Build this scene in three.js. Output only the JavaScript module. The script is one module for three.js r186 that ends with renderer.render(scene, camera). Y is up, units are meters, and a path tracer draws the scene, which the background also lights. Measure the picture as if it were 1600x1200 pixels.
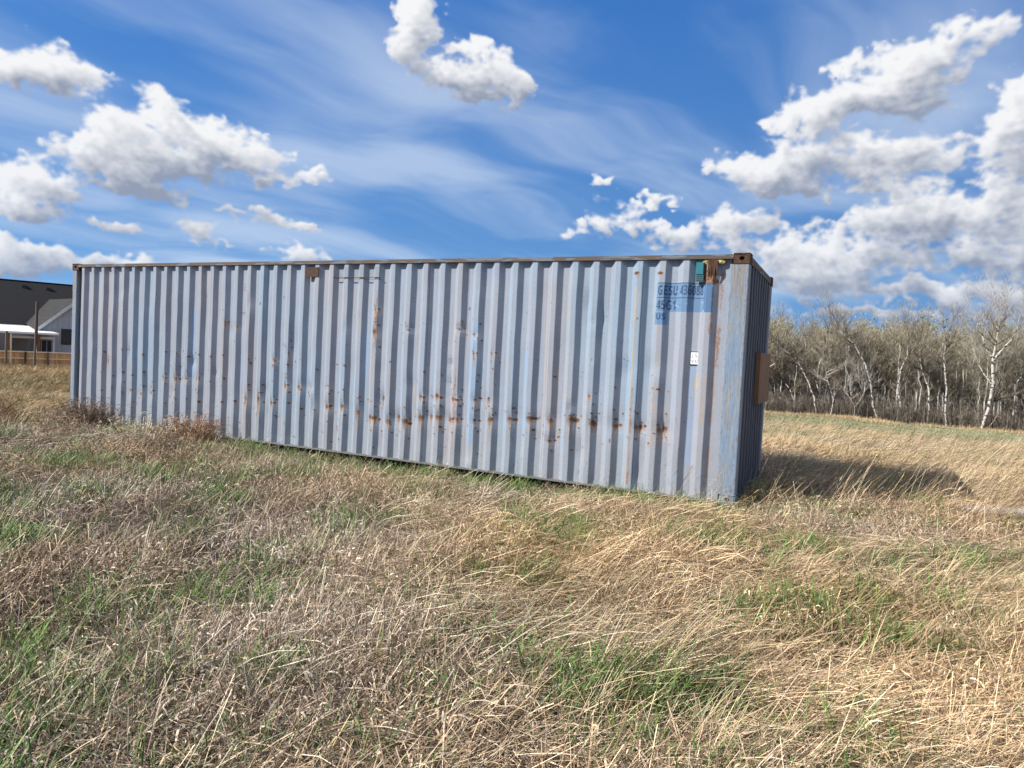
import * as THREE from 'three';
import { mergeGeometries } from 'three/addons/utils/BufferGeometryUtils.js';

// ---------------------------------------------------------------- renderer, camera, exposure
const renderer = new THREE.WebGLRenderer({ antialias: true });
renderer.toneMapping = THREE.LinearToneMapping;
renderer.toneMappingExposure = 1.5;
renderer.shadowMap.enabled = true;
const scene = new THREE.Scene();
const CAM = new THREE.Vector3(13.347, 1.608, 8.469);
const camera = new THREE.PerspectiveCamera(56.8, 4 / 3, 0.1, 6000);
camera.position.copy(CAM);
camera.up.set(-0.0631, 0.9979, -0.0149);
camera.lookAt(CAM.clone().sub(new THREE.Vector3(0.4332, 0.0409, 0.9004)));

// ---------------------------------------------------------------- sun
const TOSUN = new THREE.Vector3(-3.0, 3.12, 2.8).normalize();
const sun = new THREE.DirectionalLight(new THREE.Color(1.0, 0.93, 0.82), 5);
sun.position.copy(TOSUN).multiplyScalar(60).add(new THREE.Vector3(6, 0, 0));
sun.target.position.set(6, 0, 0);
sun.castShadow = true;
sun.shadow.mapSize.set(4096, 4096);
Object.assign(sun.shadow.camera, { left: -45, right: 45, top: 45, bottom: -45, near: 1, far: 200 });
scene.add(sun, sun.target);

// ---------------------------------------------------------------- random numbers and noise
function rng(seed) {
  let s = seed | 0;
  return () => { s = (s + 0x6d2b79f5) | 0; let t = Math.imul(s ^ (s >>> 15), 1 | s); t = (t + Math.imul(t ^ (t >>> 7), 61 | t)) ^ t; return ((t ^ (t >>> 14)) >>> 0) / 4294967296; };
}
const PERM = new Uint8Array(512);
{ const r = rng(77), p = [...Array(256).keys()]; for (let i = 255; i > 0; i--) { const j = Math.floor(r() * (i + 1)); [p[i], p[j]] = [p[j], p[i]]; } for (let i = 0; i < 512; i++) PERM[i] = p[i & 255]; }
const fade = (t) => t * t * t * (t * (t * 6 - 15) + 10);
function grad(h, x, y, z) { const k = h & 15, u = k < 8 ? x : y, v = k < 4 ? y : k === 12 || k === 14 ? x : z; return ((k & 1) ? -u : u) + ((k & 2) ? -v : v); }
function n3(x, y, z) {           // gradient noise, about -1 .. 1
  const fx = Math.floor(x), fy = Math.floor(y), fz = Math.floor(z), X = fx & 255, Y = fy & 255, Z = fz & 255;
  x -= fx; y -= fy; z -= fz;
  const u = fade(x), v = fade(y), w = fade(z), A = PERM[X] + Y, B = PERM[X + 1] + Y, AA = PERM[A] + Z, AB = PERM[A + 1] + Z, BA = PERM[B] + Z, BB = PERM[B + 1] + Z;
  const l = (a, b, t) => a + (b - a) * t;
  return l(l(l(grad(PERM[AA], x, y, z), grad(PERM[BA], x - 1, y, z), u), l(grad(PERM[AB], x, y - 1, z), grad(PERM[BB], x - 1, y - 1, z), u), v),
    l(l(grad(PERM[AA + 1], x, y, z - 1), grad(PERM[BA + 1], x - 1, y, z - 1), u), l(grad(PERM[AB + 1], x, y - 1, z - 1), grad(PERM[BB + 1], x - 1, y - 1, z - 1), u), v), w);
}
const n2 = (x, y) => n3(x, y, 7.3);
function fbm2(x, y, o = 4) { let s = 0, a = 0.5; for (let i = 0; i < o; i++) { s += a * n3(x, y, i * 9.7 + 1.1); x *= 2.03; y *= 2.03; a *= 0.5; } return s; }
function fbm3(x, y, z, o) { let s = 0, a = 0.5; for (let i = 0; i < o; i++) { s += a * n3(x, y, z); x = x * 2.03 + 3.1; y = y * 2.03 + 1.7; z = z * 2.03 + 5.3; a *= 0.5; } return s; }
function billow(x, y, z, o) { let s = 0, a = 0.5; for (let i = 0; i < o; i++) { s += a * (1 - 2 * Math.abs(n3(x, y, z))); x = x * 2.07 + 3.1; y = y * 2.07 + 1.7; z = z * 2.07 + 5.3; a *= 0.52; } return s; }
const clamp = (x, a = 0, b = 1) => Math.min(b, Math.max(a, x)), mix = (a, b, t) => a + (b - a) * t;
const smooth = (a, b, x) => { const t = clamp((x - a) / (b - a)); return t * t * (3 - 2 * t); };

// ---------------------------------------------------------------- sky: air, thin high cloud and cumulus, computed by direction
{
  const W = 4096, H = 2048, data = new Float32Array(W * H * 4), D2R = Math.PI / 180, px = 360 / W;
  const base = new Float32Array(W * H / 2);          // cumulus bodies, row 0 at the horizon
  const colOf = (az) => { const a = Math.atan2(-Math.cos(az * D2R), Math.sin(az * D2R)); return ((a / (2 * Math.PI) + 0.5) * W); };
  function blob(az, el, rx, ry) {
    rx *= 1.2; ry *= 1.24;
    const c = colOf(az), r0 = Math.max(0, Math.floor((el - ry * 1.1) / px)), r1 = Math.min(H / 2 - 1, Math.ceil((el + ry * 1.1) / px));
    for (let r = r0; r <= r1; r++) {
      const e = (r + 0.5) * px, k = Math.max(0.1, Math.cos(e * D2R)), half = rx / k / px, dy = (e - el) / ry;
      const yy = dy < 0 ? dy * 1.4 : dy;
      for (let q = Math.floor(c - half); q <= c + half; q++) {
        const dx = (q + 0.5 - c) / half, d = 1 - dx * dx - yy * yy;
        if (d <= 0) continue;
        const i = r * W + ((q % W) + W) % W, b = base[i];
        base[i] = Math.max(b, d) + 0.35 * Math.min(b, d);
      }
    }
  }
  const cloud = (...list) => list.forEach((b) => blob(...b));
  // cumulus in front of the camera, each as a heap of lobes: azimuth, elevation, half width, half height in degrees
  cloud([-59.8, 16.6, 2.6, 1.7], [-57.5, 16.4, 2, 1.5], [-61.2, 16.3, 1.5, 1.5], [-53.3, 15.8, 1.5, 1.6], [-55.3, 13.8, 2.3, 1.8], [-51.3, 14.1, 2.5, 1.9]);
  cloud([-48.5, 14, 2.4, 1.7], [-45.9, 13.4, 2.2, 1.3], [-50.4, 12.1, 3.8, 1.5], [-54.5, 11.6, 3.2, 1.9], [-56.8, 11.7, 2.3, 1.6], [-53.3, 10.3, 2.4, 0.9], [-44.7, 12.2, 1.6, 0.7], [-42, 12.5, 1.1, 0.8]);
  cloud([-59.7, 9.5, 2.3, 1.6], [-61, 8.7, 1.7, 1.7], [-58.6, 8.7, 1.8, 1.3], [-60.3, 7.6, 2.1, 0.7], [-55, 7.5, 1.8, 0.4]);
  cloud([-50.3, 7.8, 1.7, 1.1], [-48.3, 7.1, 0.8, 0.3], [-45.2, 9.1, 2.2, 0.75], [-42.9, 9, 1.5, 0.5], [-47.5, 9.5, 1, 0.3], [-42.6, 6.5, 2.1, 0.9], [-47.3, 5.7, 1, 0.4]);
  cloud([-59.6, 5, 4.1, 1], [-54.7, 4.9, 2.4, 0.6], [-60.9, 3.8, 2.8, 0.9]);
  cloud([-34.6, 24.7, 1.6, 1.3], [-35.2, 22.3, 1.5, 1.5], [-34, 23.5, 1.1, 1.6], [-31.7, 20.7, 2.7, 1.4], [-28.4, 20.7, 2.3, 1.8], [-30.3, 22.6, 2.1, 0.7], [-28.6, 19.6, 2.8, 0.9], [-26.7, 20.6, 1.2, 0.9]);
  cloud([6.6, 22.4, 1.3, 0.7], [5, 21.5, 2.4, 1.4], [2.8, 20.7, 2.8, 1.6], [0.9, 19.3, 3.3, 1.9], [-1.2, 21.2, 1.6, 0.7], [-2.7, 18.5, 3.2, 1.4], [-4.4, 17.8, 2.5, 1], [-6.1, 17.1, 0.9, 0.5], [2.6, 18, 2.2, 1.5]);
  cloud([-9.2, 14.7, 1.9, 1.2], [-6.9, 14.4, 2.6, 1.8], [-3.4, 14.9, 3.7, 1.9], [0.4, 15.1, 3.8, 2], [3.2, 14.9, 2.7, 1.7], [-5, 13.1, 3.8, 0.8], [1, 12.9, 3.8, 0.7]);
  cloud([8.2, 14.2, 2, 2.2], [8.5, 18, 0.9, 1.9], [8.2, 16.3, 1.3, 1], [8.1, 11, 3.9, 1.8], [3.9, 10.8, 3.8, 1.7], [0.9, 10.4, 2.6, 1.4]);
  cloud([-6.5, 8.7, 3.1, 1.2], [-3.2, 8.6, 4.2, 1.9], [2.1, 8.1, 5.4, 1.4], [7.4, 8.0, 4.1, 1.7], [-1.9, 5.9, 4.9, 0.75], [4.2, 5.8, 5.4, 0.85], [0.3, 4.3, 8.4, 0.5], [8.3, 5.2, 3.4, 0.9], [-4.1, 6.5, 3.8, 1.7]);
  cloud([-18.1, 11.1, 2.2, 1.5], [-20.6, 9.8, 1.2, 0.6], [-15.9, 10.4, 2, 0.4], [-14.8, 12.4, 1.5, 0.5], [-19.1, 13.9, 1.2, 0.45], [-9.2, 10.6, 2.9, 1.3], [-12.5, 9.7, 3.3, 0.8], [-7.1, 10.7, 1.3, 1.1], [-10.7, 8.9, 2.8, 0.7]);
  // the same sky all round: heaps of the same kind outside the frame, lower and denser towards the horizon
  const r = rng(412);
  for (let n = 0; n < 120; n++) {
    const az = -180 + r() * 360, el = 3 + 47 * Math.pow(r(), 1.6), s = (0.7 + 1.3 * r()) * (0.6 + el * 0.05);
    if (az > -70 && az < 14 && el < 34) continue;
    for (let k = 0; k < 9; k++) blob(az + (r() - 0.5) * 7 * s / Math.cos(el * D2R), el + (r() - 0.4) * 1.8 * s, (1.2 + 1.8 * r()) * s, (0.5 + 0.8 * r()) * s);
  }
  // bodies eaten by billowing noise
  const dens = new Float32Array(W * H / 2), dir = (q, row) => { const a = ((q + 0.5) / W - 0.5) * 2 * Math.PI, e = (row + 0.5) * px * D2R, c = Math.cos(e); return [Math.cos(a) * c, Math.sin(e), Math.sin(a) * c]; };
  for (let row = 0; row < H / 2; row++) for (let q = 0; q < W; q++) {
    const i = row * W + q;
    let near = base[i] > 0;
    for (const [dq, dr] of [[16, 0], [-16, 0], [0, 13], [0, -13]]) { const rr = row + dr; if (!near && rr >= 0 && rr < H / 2) near = base[rr * W + (q + dq + W) % W] > 0; }
    if (!near) continue;
    const [x, y, z] = dir(q, row), el = row * px, f = 17 - 5 * smooth(8, 30, el);
    const wq = 11 * n3(x * 38, y * 44, z * 38) + 5 * n3(x * 105, y * 120, z * 105), wr = 9 * n3(x * 36 + 7, y * 44, z * 36) + 4.5 * n3(x * 105, y * 120 + 9, z * 105);
    const rr = clamp(Math.round(row + wr), 0, H / 2 - 1), bb = base[rr * W + (Math.round(q + wq) % W + W) % W];
    if (bb <= 0) continue;
    const b = billow(x * f, y * f * 1.35, z * f, 7), g = fbm3(x * 85, y * 105, z * 85, 5), soft = 0.5 + 0.5 * n3(x * 14, y * 14, z * 14 + 3);
    dens[i] = Math.max(0, bb * 1.0 + (b - 0.46) * 1.5 + g * (0.45 + 0.6 * soft) - 0.20);
  }
  // air, thin cloud, light on the heaps (each point looks a little way towards the sun for what shades it)
  const sunAz = Math.atan2(TOSUN.x, -TOSUN.z) / D2R;
  for (let row = 0; row < H; row++) for (let q = 0; q < W; q++) {
    const o = (row * W + q) * 4, up = row - H / 2;
    data[o + 3] = 1;
    if (up < 0) { data[o] = 0.16; data[o + 1] = 0.15; data[o + 2] = 0.13; continue; }
    const i = up * W + q, [x, y, z] = dir(q, up), el = (up + 0.5) * px;
    const cosSun = x * TOSUN.x + y * TOSUN.y + z * TOSUN.z, t = 1 - Math.exp(-Math.max(0, el) / 11), t2 = smooth(12, 55, el);
    let cr = mix(0.25, 0.028, t), cg = mix(0.53, 0.19, t), cb = mix(0.90, 0.615, t);
    cr *= 1 - 0.45 * t2; cg *= 1 - 0.36 * t2; cb *= 1 - 0.24 * t2;
    const glow = 0.9 + 0.16 * cosSun + 0.5 * Math.pow(Math.max(0, cosSun), 12);
    cr *= glow; cg *= glow; cb *= glow;
    // thin high cloud drawn out in streaks on a flat layer
    const k = 1 / (y + 0.12), lx = x * k, lz = z * k, wx = fbm3(lx * 0.9, 3.3, lz * 0.9, 3) * 1.3;
    const s1 = fbm3(lx * 2.3 + lz * 1.2 + wx, 1.9, lz * 0.9 - lx * 0.4 + wx * 0.7, 6), s2 = fbm3(lx * 0.55 + 4, 8.1, lz * 0.55 + wx * 0.2 + 1.5, 3);
    const cirrus = (0.06 * smooth(-0.6, 0.5, s2) + 0.54 * smooth(-0.30, 0.62, s1 + s2 * 1.4 + 0.08)) * smooth(0, 6, el);
    cr = mix(cr, 0.66, cirrus); cg = mix(cg, 0.77, cirrus); cb = mix(cb, 0.92, cirrus);
    const air = 1 / 1.5;
    const d = dens[i];
    if (d > 0) {
      const alpha = smooth(-0.02, 0.95, d * 1.15);
      let shade = 0;
      const k2 = 1 / Math.max(0.15, Math.cos(el * D2R)), den = (dq, dr) => { const rr = up + Math.round(dr); return rr < 0 || rr >= H / 2 ? 0 : dens[rr * W + ((Math.round(q + dq * k2) % W) + W) % W]; };
      let da = sunAz - Math.atan2(x, -z) / D2R; da = ((da + 540) % 360) - 180;
      const sx = Math.sin(da * D2R) * 0.7, sy = 0.7;
      for (let n = 1; n <= 10; n++) { const m = 2.6 * n * (1 + n * 0.16); shade += den(sx * m, sy * m) * (1 + n * 0.12); }
      let relief = 0;
      for (const w of [3, 8, 18]) relief += ((den(-sx * w, -sy * w) - den(sx * w, sy * w)));
      const under = (den(0, 14) + den(0, 30) + den(0, 48)) / 3 - 0.6 * (den(0, -14) + den(0, -34)) / 2;
      const lit = Math.exp(-shade * 0.10);
      const v = clamp(0.42 + 0.42 * lit + 0.15 * relief + 0.38 * (1 - smooth(-0.25, 0.75, under)) - 0.22), far = 0.34 * Math.exp(-el / 6);
      const R = mix(0.30, 0.93, v), G = mix(0.345, 0.935, v), B = mix(0.45, 0.95, v);
      cr = mix(cr, mix(R, cr, far), alpha); cg = mix(cg, mix(G, cg, far), alpha); cb = mix(cb, mix(B, cb, far), alpha);
    }
    data[o] = cr * air; data[o + 1] = cg * air; data[o + 2] = cb * air;
  }
  const sky = new THREE.DataTexture(data, W, H, THREE.RGBAFormat, THREE.FloatType);
  sky.mapping = THREE.EquirectangularReflectionMapping;
  sky.magFilter = THREE.LinearFilter; sky.minFilter = THREE.LinearFilter; sky.wrapS = THREE.RepeatWrapping;
  sky.needsUpdate = true;
  scene.background = sky;
  scene.environment = sky;
}

// ---------------------------------------------------------------- helpers
const used = {};
function numbered(name) { const n = used[name] = (used[name] ?? -1) + 1; return n ? `${name}_${String(n).padStart(3, '0')}` : name; }
function tag(o, label, category, group, kind) {
  if (label) o.userData.label = label;
  if (category) o.userData.category = category;
  if (group) o.userData.group = group;
  if (kind) o.userData.kind = kind;
  return o;
}
function shadows(m) { m.castShadow = true; m.receiveShadow = true; return m; }
function thing(name, label, category, [x, y, z] = [0, 0, 0], turn = 0, group, kind) {
  const o = new THREE.Group(); o.name = numbered(name); o.position.set(x, y, z); o.rotation.y = turn; scene.add(o);
  return tag(o, label, category, group, kind);
}
function part(name, geo, mat, parent, label) {
  const m = shadows(new THREE.Mesh(Array.isArray(geo) ? mergeGeometries(geo.map((g) => g.index ? g.toNonIndexed() : g)) : geo, mat));
  m.name = name; parent.add(m);
  if (label) m.userData.label = label;
  return m;
}
function box(x0, x1, y0, y1, z0, z1) {            // a box between two corners, uv in metres
  const g = new THREE.BoxGeometry(x1 - x0, y1 - y0, z1 - z0); g.translate((x0 + x1) / 2, (y0 + y1) / 2, (z0 + z1) / 2);
  const p = g.attributes.position, n = g.attributes.normal, uv = g.attributes.uv;
  for (let i = 0; i < p.count; i++) {
    const ax = Math.abs(n.getX(i)), ay = Math.abs(n.getY(i));
    uv.setXY(i, ax > 0.5 ? p.getZ(i) : p.getX(i), ay > 0.5 ? p.getZ(i) : p.getY(i));
  }
  return g;
}
function std(name, c, rough = 0.8, extra = {}) { const m = new THREE.MeshStandardMaterial({ roughness: rough, ...extra }); m.name = name; if (c) m.color.setRGB(...c); m.side = THREE.DoubleSide; return m; }
function canvasTex(w, h, draw, srgb = true, rep) {
  const c = document.createElement('canvas'); c.width = w; c.height = h; draw(c.getContext('2d'), w, h);
  const t = new THREE.CanvasTexture(c); if (srgb) t.colorSpace = THREE.SRGBColorSpace;
  if (rep) { t.wrapS = t.wrapT = THREE.RepeatWrapping; t.repeat.set(...rep); }
  return t;
}
const toS = (v) => Math.round(255 * clamp(v <= 0.0031308 ? v * 12.92 : 1.055 * Math.pow(v, 1 / 2.4) - 0.055));
function noiseTex(w, h, f, rep) {                  // f(u, v) -> linear rgb
  const d = new Uint8Array(w * h * 4);
  for (let y = 0; y < h; y++) for (let x = 0; x < w; x++) { const c = f(x / w, y / h), o = (y * w + x) * 4; d[o] = toS(c[0]); d[o + 1] = toS(c[1]); d[o + 2] = toS(c[2]); d[o + 3] = 255; }
  const t = new THREE.DataTexture(d, w, h); t.colorSpace = THREE.SRGBColorSpace; t.magFilter = THREE.LinearFilter; t.minFilter = THREE.LinearMipmapLinearFilter; t.generateMipmaps = true;
  t.wrapS = t.wrapT = THREE.RepeatWrapping; if (rep) t.repeat.set(...rep); t.needsUpdate = true; return t;
}
class Builder {                                     // collects ribbons and tubes with vertex colours
  constructor() { this.p = []; this.c = []; this.i = []; this.uv = []; }
  ribbon(pts, w, side, col, taper = true) {
    const n = pts.length, b = this.p.length / 3;
    for (let k = 0; k < n; k++) {
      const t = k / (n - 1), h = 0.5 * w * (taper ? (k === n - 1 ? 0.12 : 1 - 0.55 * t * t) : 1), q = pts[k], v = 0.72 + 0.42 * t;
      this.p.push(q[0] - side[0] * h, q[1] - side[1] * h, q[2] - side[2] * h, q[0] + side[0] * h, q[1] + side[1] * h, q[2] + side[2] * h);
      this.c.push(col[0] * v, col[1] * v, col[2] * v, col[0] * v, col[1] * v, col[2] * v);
      this.uv.push(0, t, 1, t);
      if (k) { const o = b + k * 2; this.i.push(o - 2, o - 1, o, o - 1, o + 1, o); }
    }
  }
  tube(pts, radii, sides, col, uvScale = 1) {
    const b = this.p.length / 3, n = pts.length; let len = 0;
    for (let k = 0; k < n; k++) {
      const a = pts[Math.max(0, k - 1)], c = pts[Math.min(n - 1, k + 1)], d = new THREE.Vector3(c[0] - a[0], c[1] - a[1], c[2] - a[2]).normalize();
      const u = new THREE.Vector3(0.31, 0.12, 0.94).cross(d).normalize(), v = d.clone().cross(u);
      if (k) len += Math.hypot(pts[k][0] - pts[k - 1][0], pts[k][1] - pts[k - 1][1], pts[k][2] - pts[k - 1][2]);
      for (let s = 0; s <= sides; s++) {
        const f = (s / sides) * Math.PI * 2, cs = Math.cos(f) * radii[k], sn = Math.sin(f) * radii[k];
        this.p.push(pts[k][0] + u.x * cs + v.x * sn, pts[k][1] + u.y * cs + v.y * sn, pts[k][2] + u.z * cs + v.z * sn);
        this.c.push(...col); this.uv.push(s / sides, len * uvScale);
        if (k && s) { const o = b + k * (sides + 1) + s, q = o - sides - 1; this.i.push(q - 1, q, o, q - 1, o, o - 1); }
      }
    }
  }
  quad(c, u, v, col) {
    const b = this.p.length / 3;
    for (const [s, t] of [[-1, -1], [1, -1], [1, 1], [-1, 1]]) { this.p.push(c[0] + u[0] * s + v[0] * t, c[1] + u[1] * s + v[1] * t, c[2] + u[2] * s + v[2] * t); this.c.push(...col); this.uv.push(s, t); }
    this.i.push(b, b + 1, b + 2, b, b + 2, b + 3);
  }
  geo(normals) {
    const g = new THREE.BufferGeometry();
    g.setAttribute('position', new THREE.Float32BufferAttribute(this.p, 3)); g.setAttribute('color', new THREE.Float32BufferAttribute(this.c, 3)); g.setAttribute('uv', new THREE.Float32BufferAttribute(this.uv, 2));
    g.setIndex(this.i); if (normals) g.computeVertexNormals(); return g;
  }
}

// ---------------------------------------------------------------- ground: one sheet, gently falling away from the camera's place to the wood and the houses
function groundY(x, z) {
  const dx = x - 13.35, dz = z - 8.47, d = Math.hypot(dx, dz);
  let y = -0.04 * (Math.min(d, 62) - 12 > 0 ? Math.min(d, 62) - 12 : 0);
  const near = 1 - smooth(14, 40, d);
  const c = Math.max(Math.max(-x, x - 12.19, 0), Math.max(-2.44 - z, z, 0)), free = smooth(0.0, 0.9, c);   // flatter right by the container
  y += near * free * (0.07 * n2(x * 0.55, z * 0.55) + 0.045 * n2(x * 1.7 + 9, z * 1.7));
  y += (1 - near) * 0.16 * n2(x * 0.07, z * 0.07);
  const front = smooth(1.6, 0.1, Math.abs(z - 0.4)) * smooth(3.0, 6, x) * smooth(11.9, 10, x);
  y -= 0.17 * front;                                                                                      // hollow along the container's middle
  y -= 0.12 * smooth(1.2, 0.2, Math.hypot(x - 12.1, z - 0.3));
  if (x > 12.4) y -= 0.1 * smooth(12.4, 16, x) * smooth(3, -3, z);
  y += 0.62 * smooth(-8, -35, x);
  return y;
}
const straw = (x, z) => Math.max(smooth(-1.2, 1.2, (x - 10.6) * 0.89 - (z - 4) * 0.454 + 1.5 * n2(x * 0.5 + 3, z * 0.5)), smooth(0, -3, x));   // long straw to the right, weeds and green to the left
{
  const P = [], C = [], U = [], I = [], rings = [0], A = 160;
  for (let r = 0.25; r < 4200; r *= r < 40 ? 1.045 : 1.16) rings.push(r);
  for (const r of rings) for (let a = 0; a < A; a++) {
    const f = (a / A) * Math.PI * 2, x = 11 + Math.cos(f) * r, z = 4 + Math.sin(f) * r;
    P.push(x, groundY(x, z), z); U.push(x, z);
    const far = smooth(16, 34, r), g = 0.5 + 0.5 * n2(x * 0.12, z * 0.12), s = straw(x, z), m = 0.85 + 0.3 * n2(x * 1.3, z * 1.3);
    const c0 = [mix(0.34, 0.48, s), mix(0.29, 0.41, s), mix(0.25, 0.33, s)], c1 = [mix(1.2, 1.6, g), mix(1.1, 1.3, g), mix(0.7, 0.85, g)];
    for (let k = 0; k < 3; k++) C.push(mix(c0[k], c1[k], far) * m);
  }
  for (let r = 0; r < rings.length - 1; r++) for (let a = 0; a < A; a++) { const b = (a + 1) % A, o = r * A, p = o + A; I.push(o + a, o + b, p + a, o + b, p + b, p + a); }
  const g = new THREE.BufferGeometry();
  g.setAttribute('position', new THREE.Float32BufferAttribute(P, 3)); g.setAttribute('color', new THREE.Float32BufferAttribute(C, 3)); g.setAttribute('uv', new THREE.Float32BufferAttribute(U, 2)); g.setIndex(I); g.computeVertexNormals();
  const soil = noiseTex(1024, 1024, (u, v) => {
    const a = 0.5 + fbm3(Math.cos(u * 6.283) * 9, Math.sin(u * 6.283) * 9 + v * 56, 2.2, 4), b = 0.5 + 0.9 * n3(u * 300, v * 300, 1.5), k = 0.05 + 0.06 * a + 0.05 * b * b;
    return [k * 1.15, k * 0.95, k * 0.7];
  }, [0.5, 0.5]);
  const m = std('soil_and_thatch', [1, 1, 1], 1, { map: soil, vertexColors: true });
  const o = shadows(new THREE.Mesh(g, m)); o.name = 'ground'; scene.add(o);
  tag(o, 'brown soil and thatch of the field under the dry grass', 'ground', null, 'structure');
}

// ---------------------------------------------------------------- shipping container
const L = 12.192, WD = 2.438, HT = 2.896;
const PAINT = (x, y, seed = 0) => {                 // weathered grey-blue paint, linear
  const rib = n3(Math.floor((x - 0.16) / 0.2795) * 3.7, 1.3 + seed, 2.1), a = fbm2(x * 0.7 + seed * 9, y * 0.5, 3), streak = fbm2(x * 16 + seed, y * 0.55, 3), b = clamp(0.42 + 0.75 * a + 0.42 * rib + 0.6 * streak), k = 1 + 0.2 * streak + 0.07 * n2(x * 40, y * 40);
  const low = smooth(1.1, 0.1, y) * 0.4;
  let c = [mix(0.275, 0.20, b), mix(0.28, 0.29, b), mix(0.33, 0.40, b)];
  c = [mix(c[0], 0.265, low), mix(c[1], 0.285, low), mix(c[2], 0.315, low)];
  return c.map((v) => v * k);
};
function rustBlob(ctx, x, y, w, h, r, s) {           // one scraped spot: brown heart, orange rim, ragged
  for (let k = 0; k < 46; k++) {
    const a = r() * 6.283, d = Math.pow(r(), 0.7), px = x + Math.cos(a) * d * w * 0.5, py = y + Math.sin(a) * d * h * 0.5, q = (0.10 + 0.16 * r()) * Math.min(w, h) * (1.2 - d * 0.6), t = r();
    ctx.globalAlpha = 0.35 + 0.4 * (1 - d);
    ctx.fillStyle = d > 0.6 ? (t < 0.5 ? '#86603f' : '#735039') : (t < 0.4 ? '#4a3122' : t < 0.8 ? '#5f3f29' : '#36261d');
    ctx.beginPath(); ctx.ellipse(px, py, q, q * (1 + r()), 0, 0, 7); ctx.fill();
  }
  ctx.globalAlpha = 0.16; ctx.fillStyle = '#8a5a3a';
  for (let k = 0; k < 5; k++) { const q = x + (r() - 0.5) * w * 0.7; ctx.fillRect(q, y, 1.2 + r() * 2, h * (0.6 + r() * 1.5)); }
  ctx.globalAlpha = 1;
}
const DENTS = []; { const r = rng(909); for (let k = 0; k < 44; k++) DENTS.push([0.4 + 11 * r(), 0.2 + 2.2 * Math.pow(r(), 1.4), 0.03 + 0.05 * r(), 0.05 + 0.13 * r(), 0.006 + 0.014 * r()]); }
const SPOTS = [[4.51, 0.69, 1, 2.2], [4.78, 0.68, 1.1, 2.6], [5.06, 0.67, 0.9, 1.3], [5.33, 0.96, 0.9, 1.2], [5.61, 0.96, 1.3, 1.1], [5.83, 0.97, 1, 1], [5.38, 1.47, 0.5, 1], [5.08, 1.36, 0.8, 0.8], [6.18, 0.68, 1.1, 0.9]].concat(
  [[6.46, 0.71, 1.3, 1.3], [6.76, 0.66, 1.3, 2.6], [6.97, 0.58, 1.3, 1.7], [7.06, 0.57, 1, 1.3], [7.32, 0.57, 1.3, 1.4], [7.46, 0.63, 1.1, 1.4], [7.6, 0.56, 1.4, 1.6], [7.01, 1.83, 1.3, 1.4], [7.01, 2.18, 0.7, 1.4], [2.75, 0.69, 1, 1.6], [2.85, 0.92, 1, 1.3]],
  [[3.12, 0.93, 1, 0.8], [3.36, 0.95, 0.8, 1], [2.55, 0.92, 0.7, 1.3], [7.18, 0.88, 1, 1.2], [3.98, 1.9, 0.4, 1.2], [4.26, 1.85, 0.5, 0.6], [6.13, 0.99, 0.5, 0.5], [7.87, 0.66, 1.5, 1.7], [8.01, 0.69, 1, 1.2]],
  [[8.16, 0.69, 1.6, 1.4], [8.33, 0.68, 1.3, 1.2], [8.45, 0.68, 0.9, 0.9], [8.38, 0.97, 1.5, 1], [8.12, 0.97, 1.2, 1], [7.85, 0.96, 1, 1], [8.73, 0.98, 1.1, 0.9], [8.73, 0.68, 0.9, 0.8], [8.93, 0.98, 1.4, 1.4], [8.98, 0.71, 1.5, 1.4]],
  [[9.27, 0.75, 1.5, 1.3], [9.56, 0.77, 1.7, 1], [9.85, 0.8, 1.5, 1.5], [10.14, 0.81, 1.7, 1.7], [10.43, 0.79, 1.5, 1.7], [10.72, 0.8, 1.2, 1.3], [10.98, 0.79, 0.7, 1.3], [11.03, 0.8, 1, 1], [11.27, 0.8, 0.9, 1.5], [11.33, 0.8, 1, 1.2], [10.36, 1.14, 0.5, 0.7], [9.85, 0.53, 0.9, 0.7]],
  [[7.6, 1.9, 0.8, 0.4], [8.43, 1.93, 1, 0.5], [8.66, 1.86, 0.9, 0.5], [8.67, 1.6, 0.6, 1.2], [8.95, 1.62, 0.5, 0.9], [1.0, 1.15, 0.6, 1.8], [1.66, 0.62, 0.9, 1.6], [1.93, 0.6, 1.1, 1.3], [2.2, 0.62, 1.1, 1.2]]);
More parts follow.
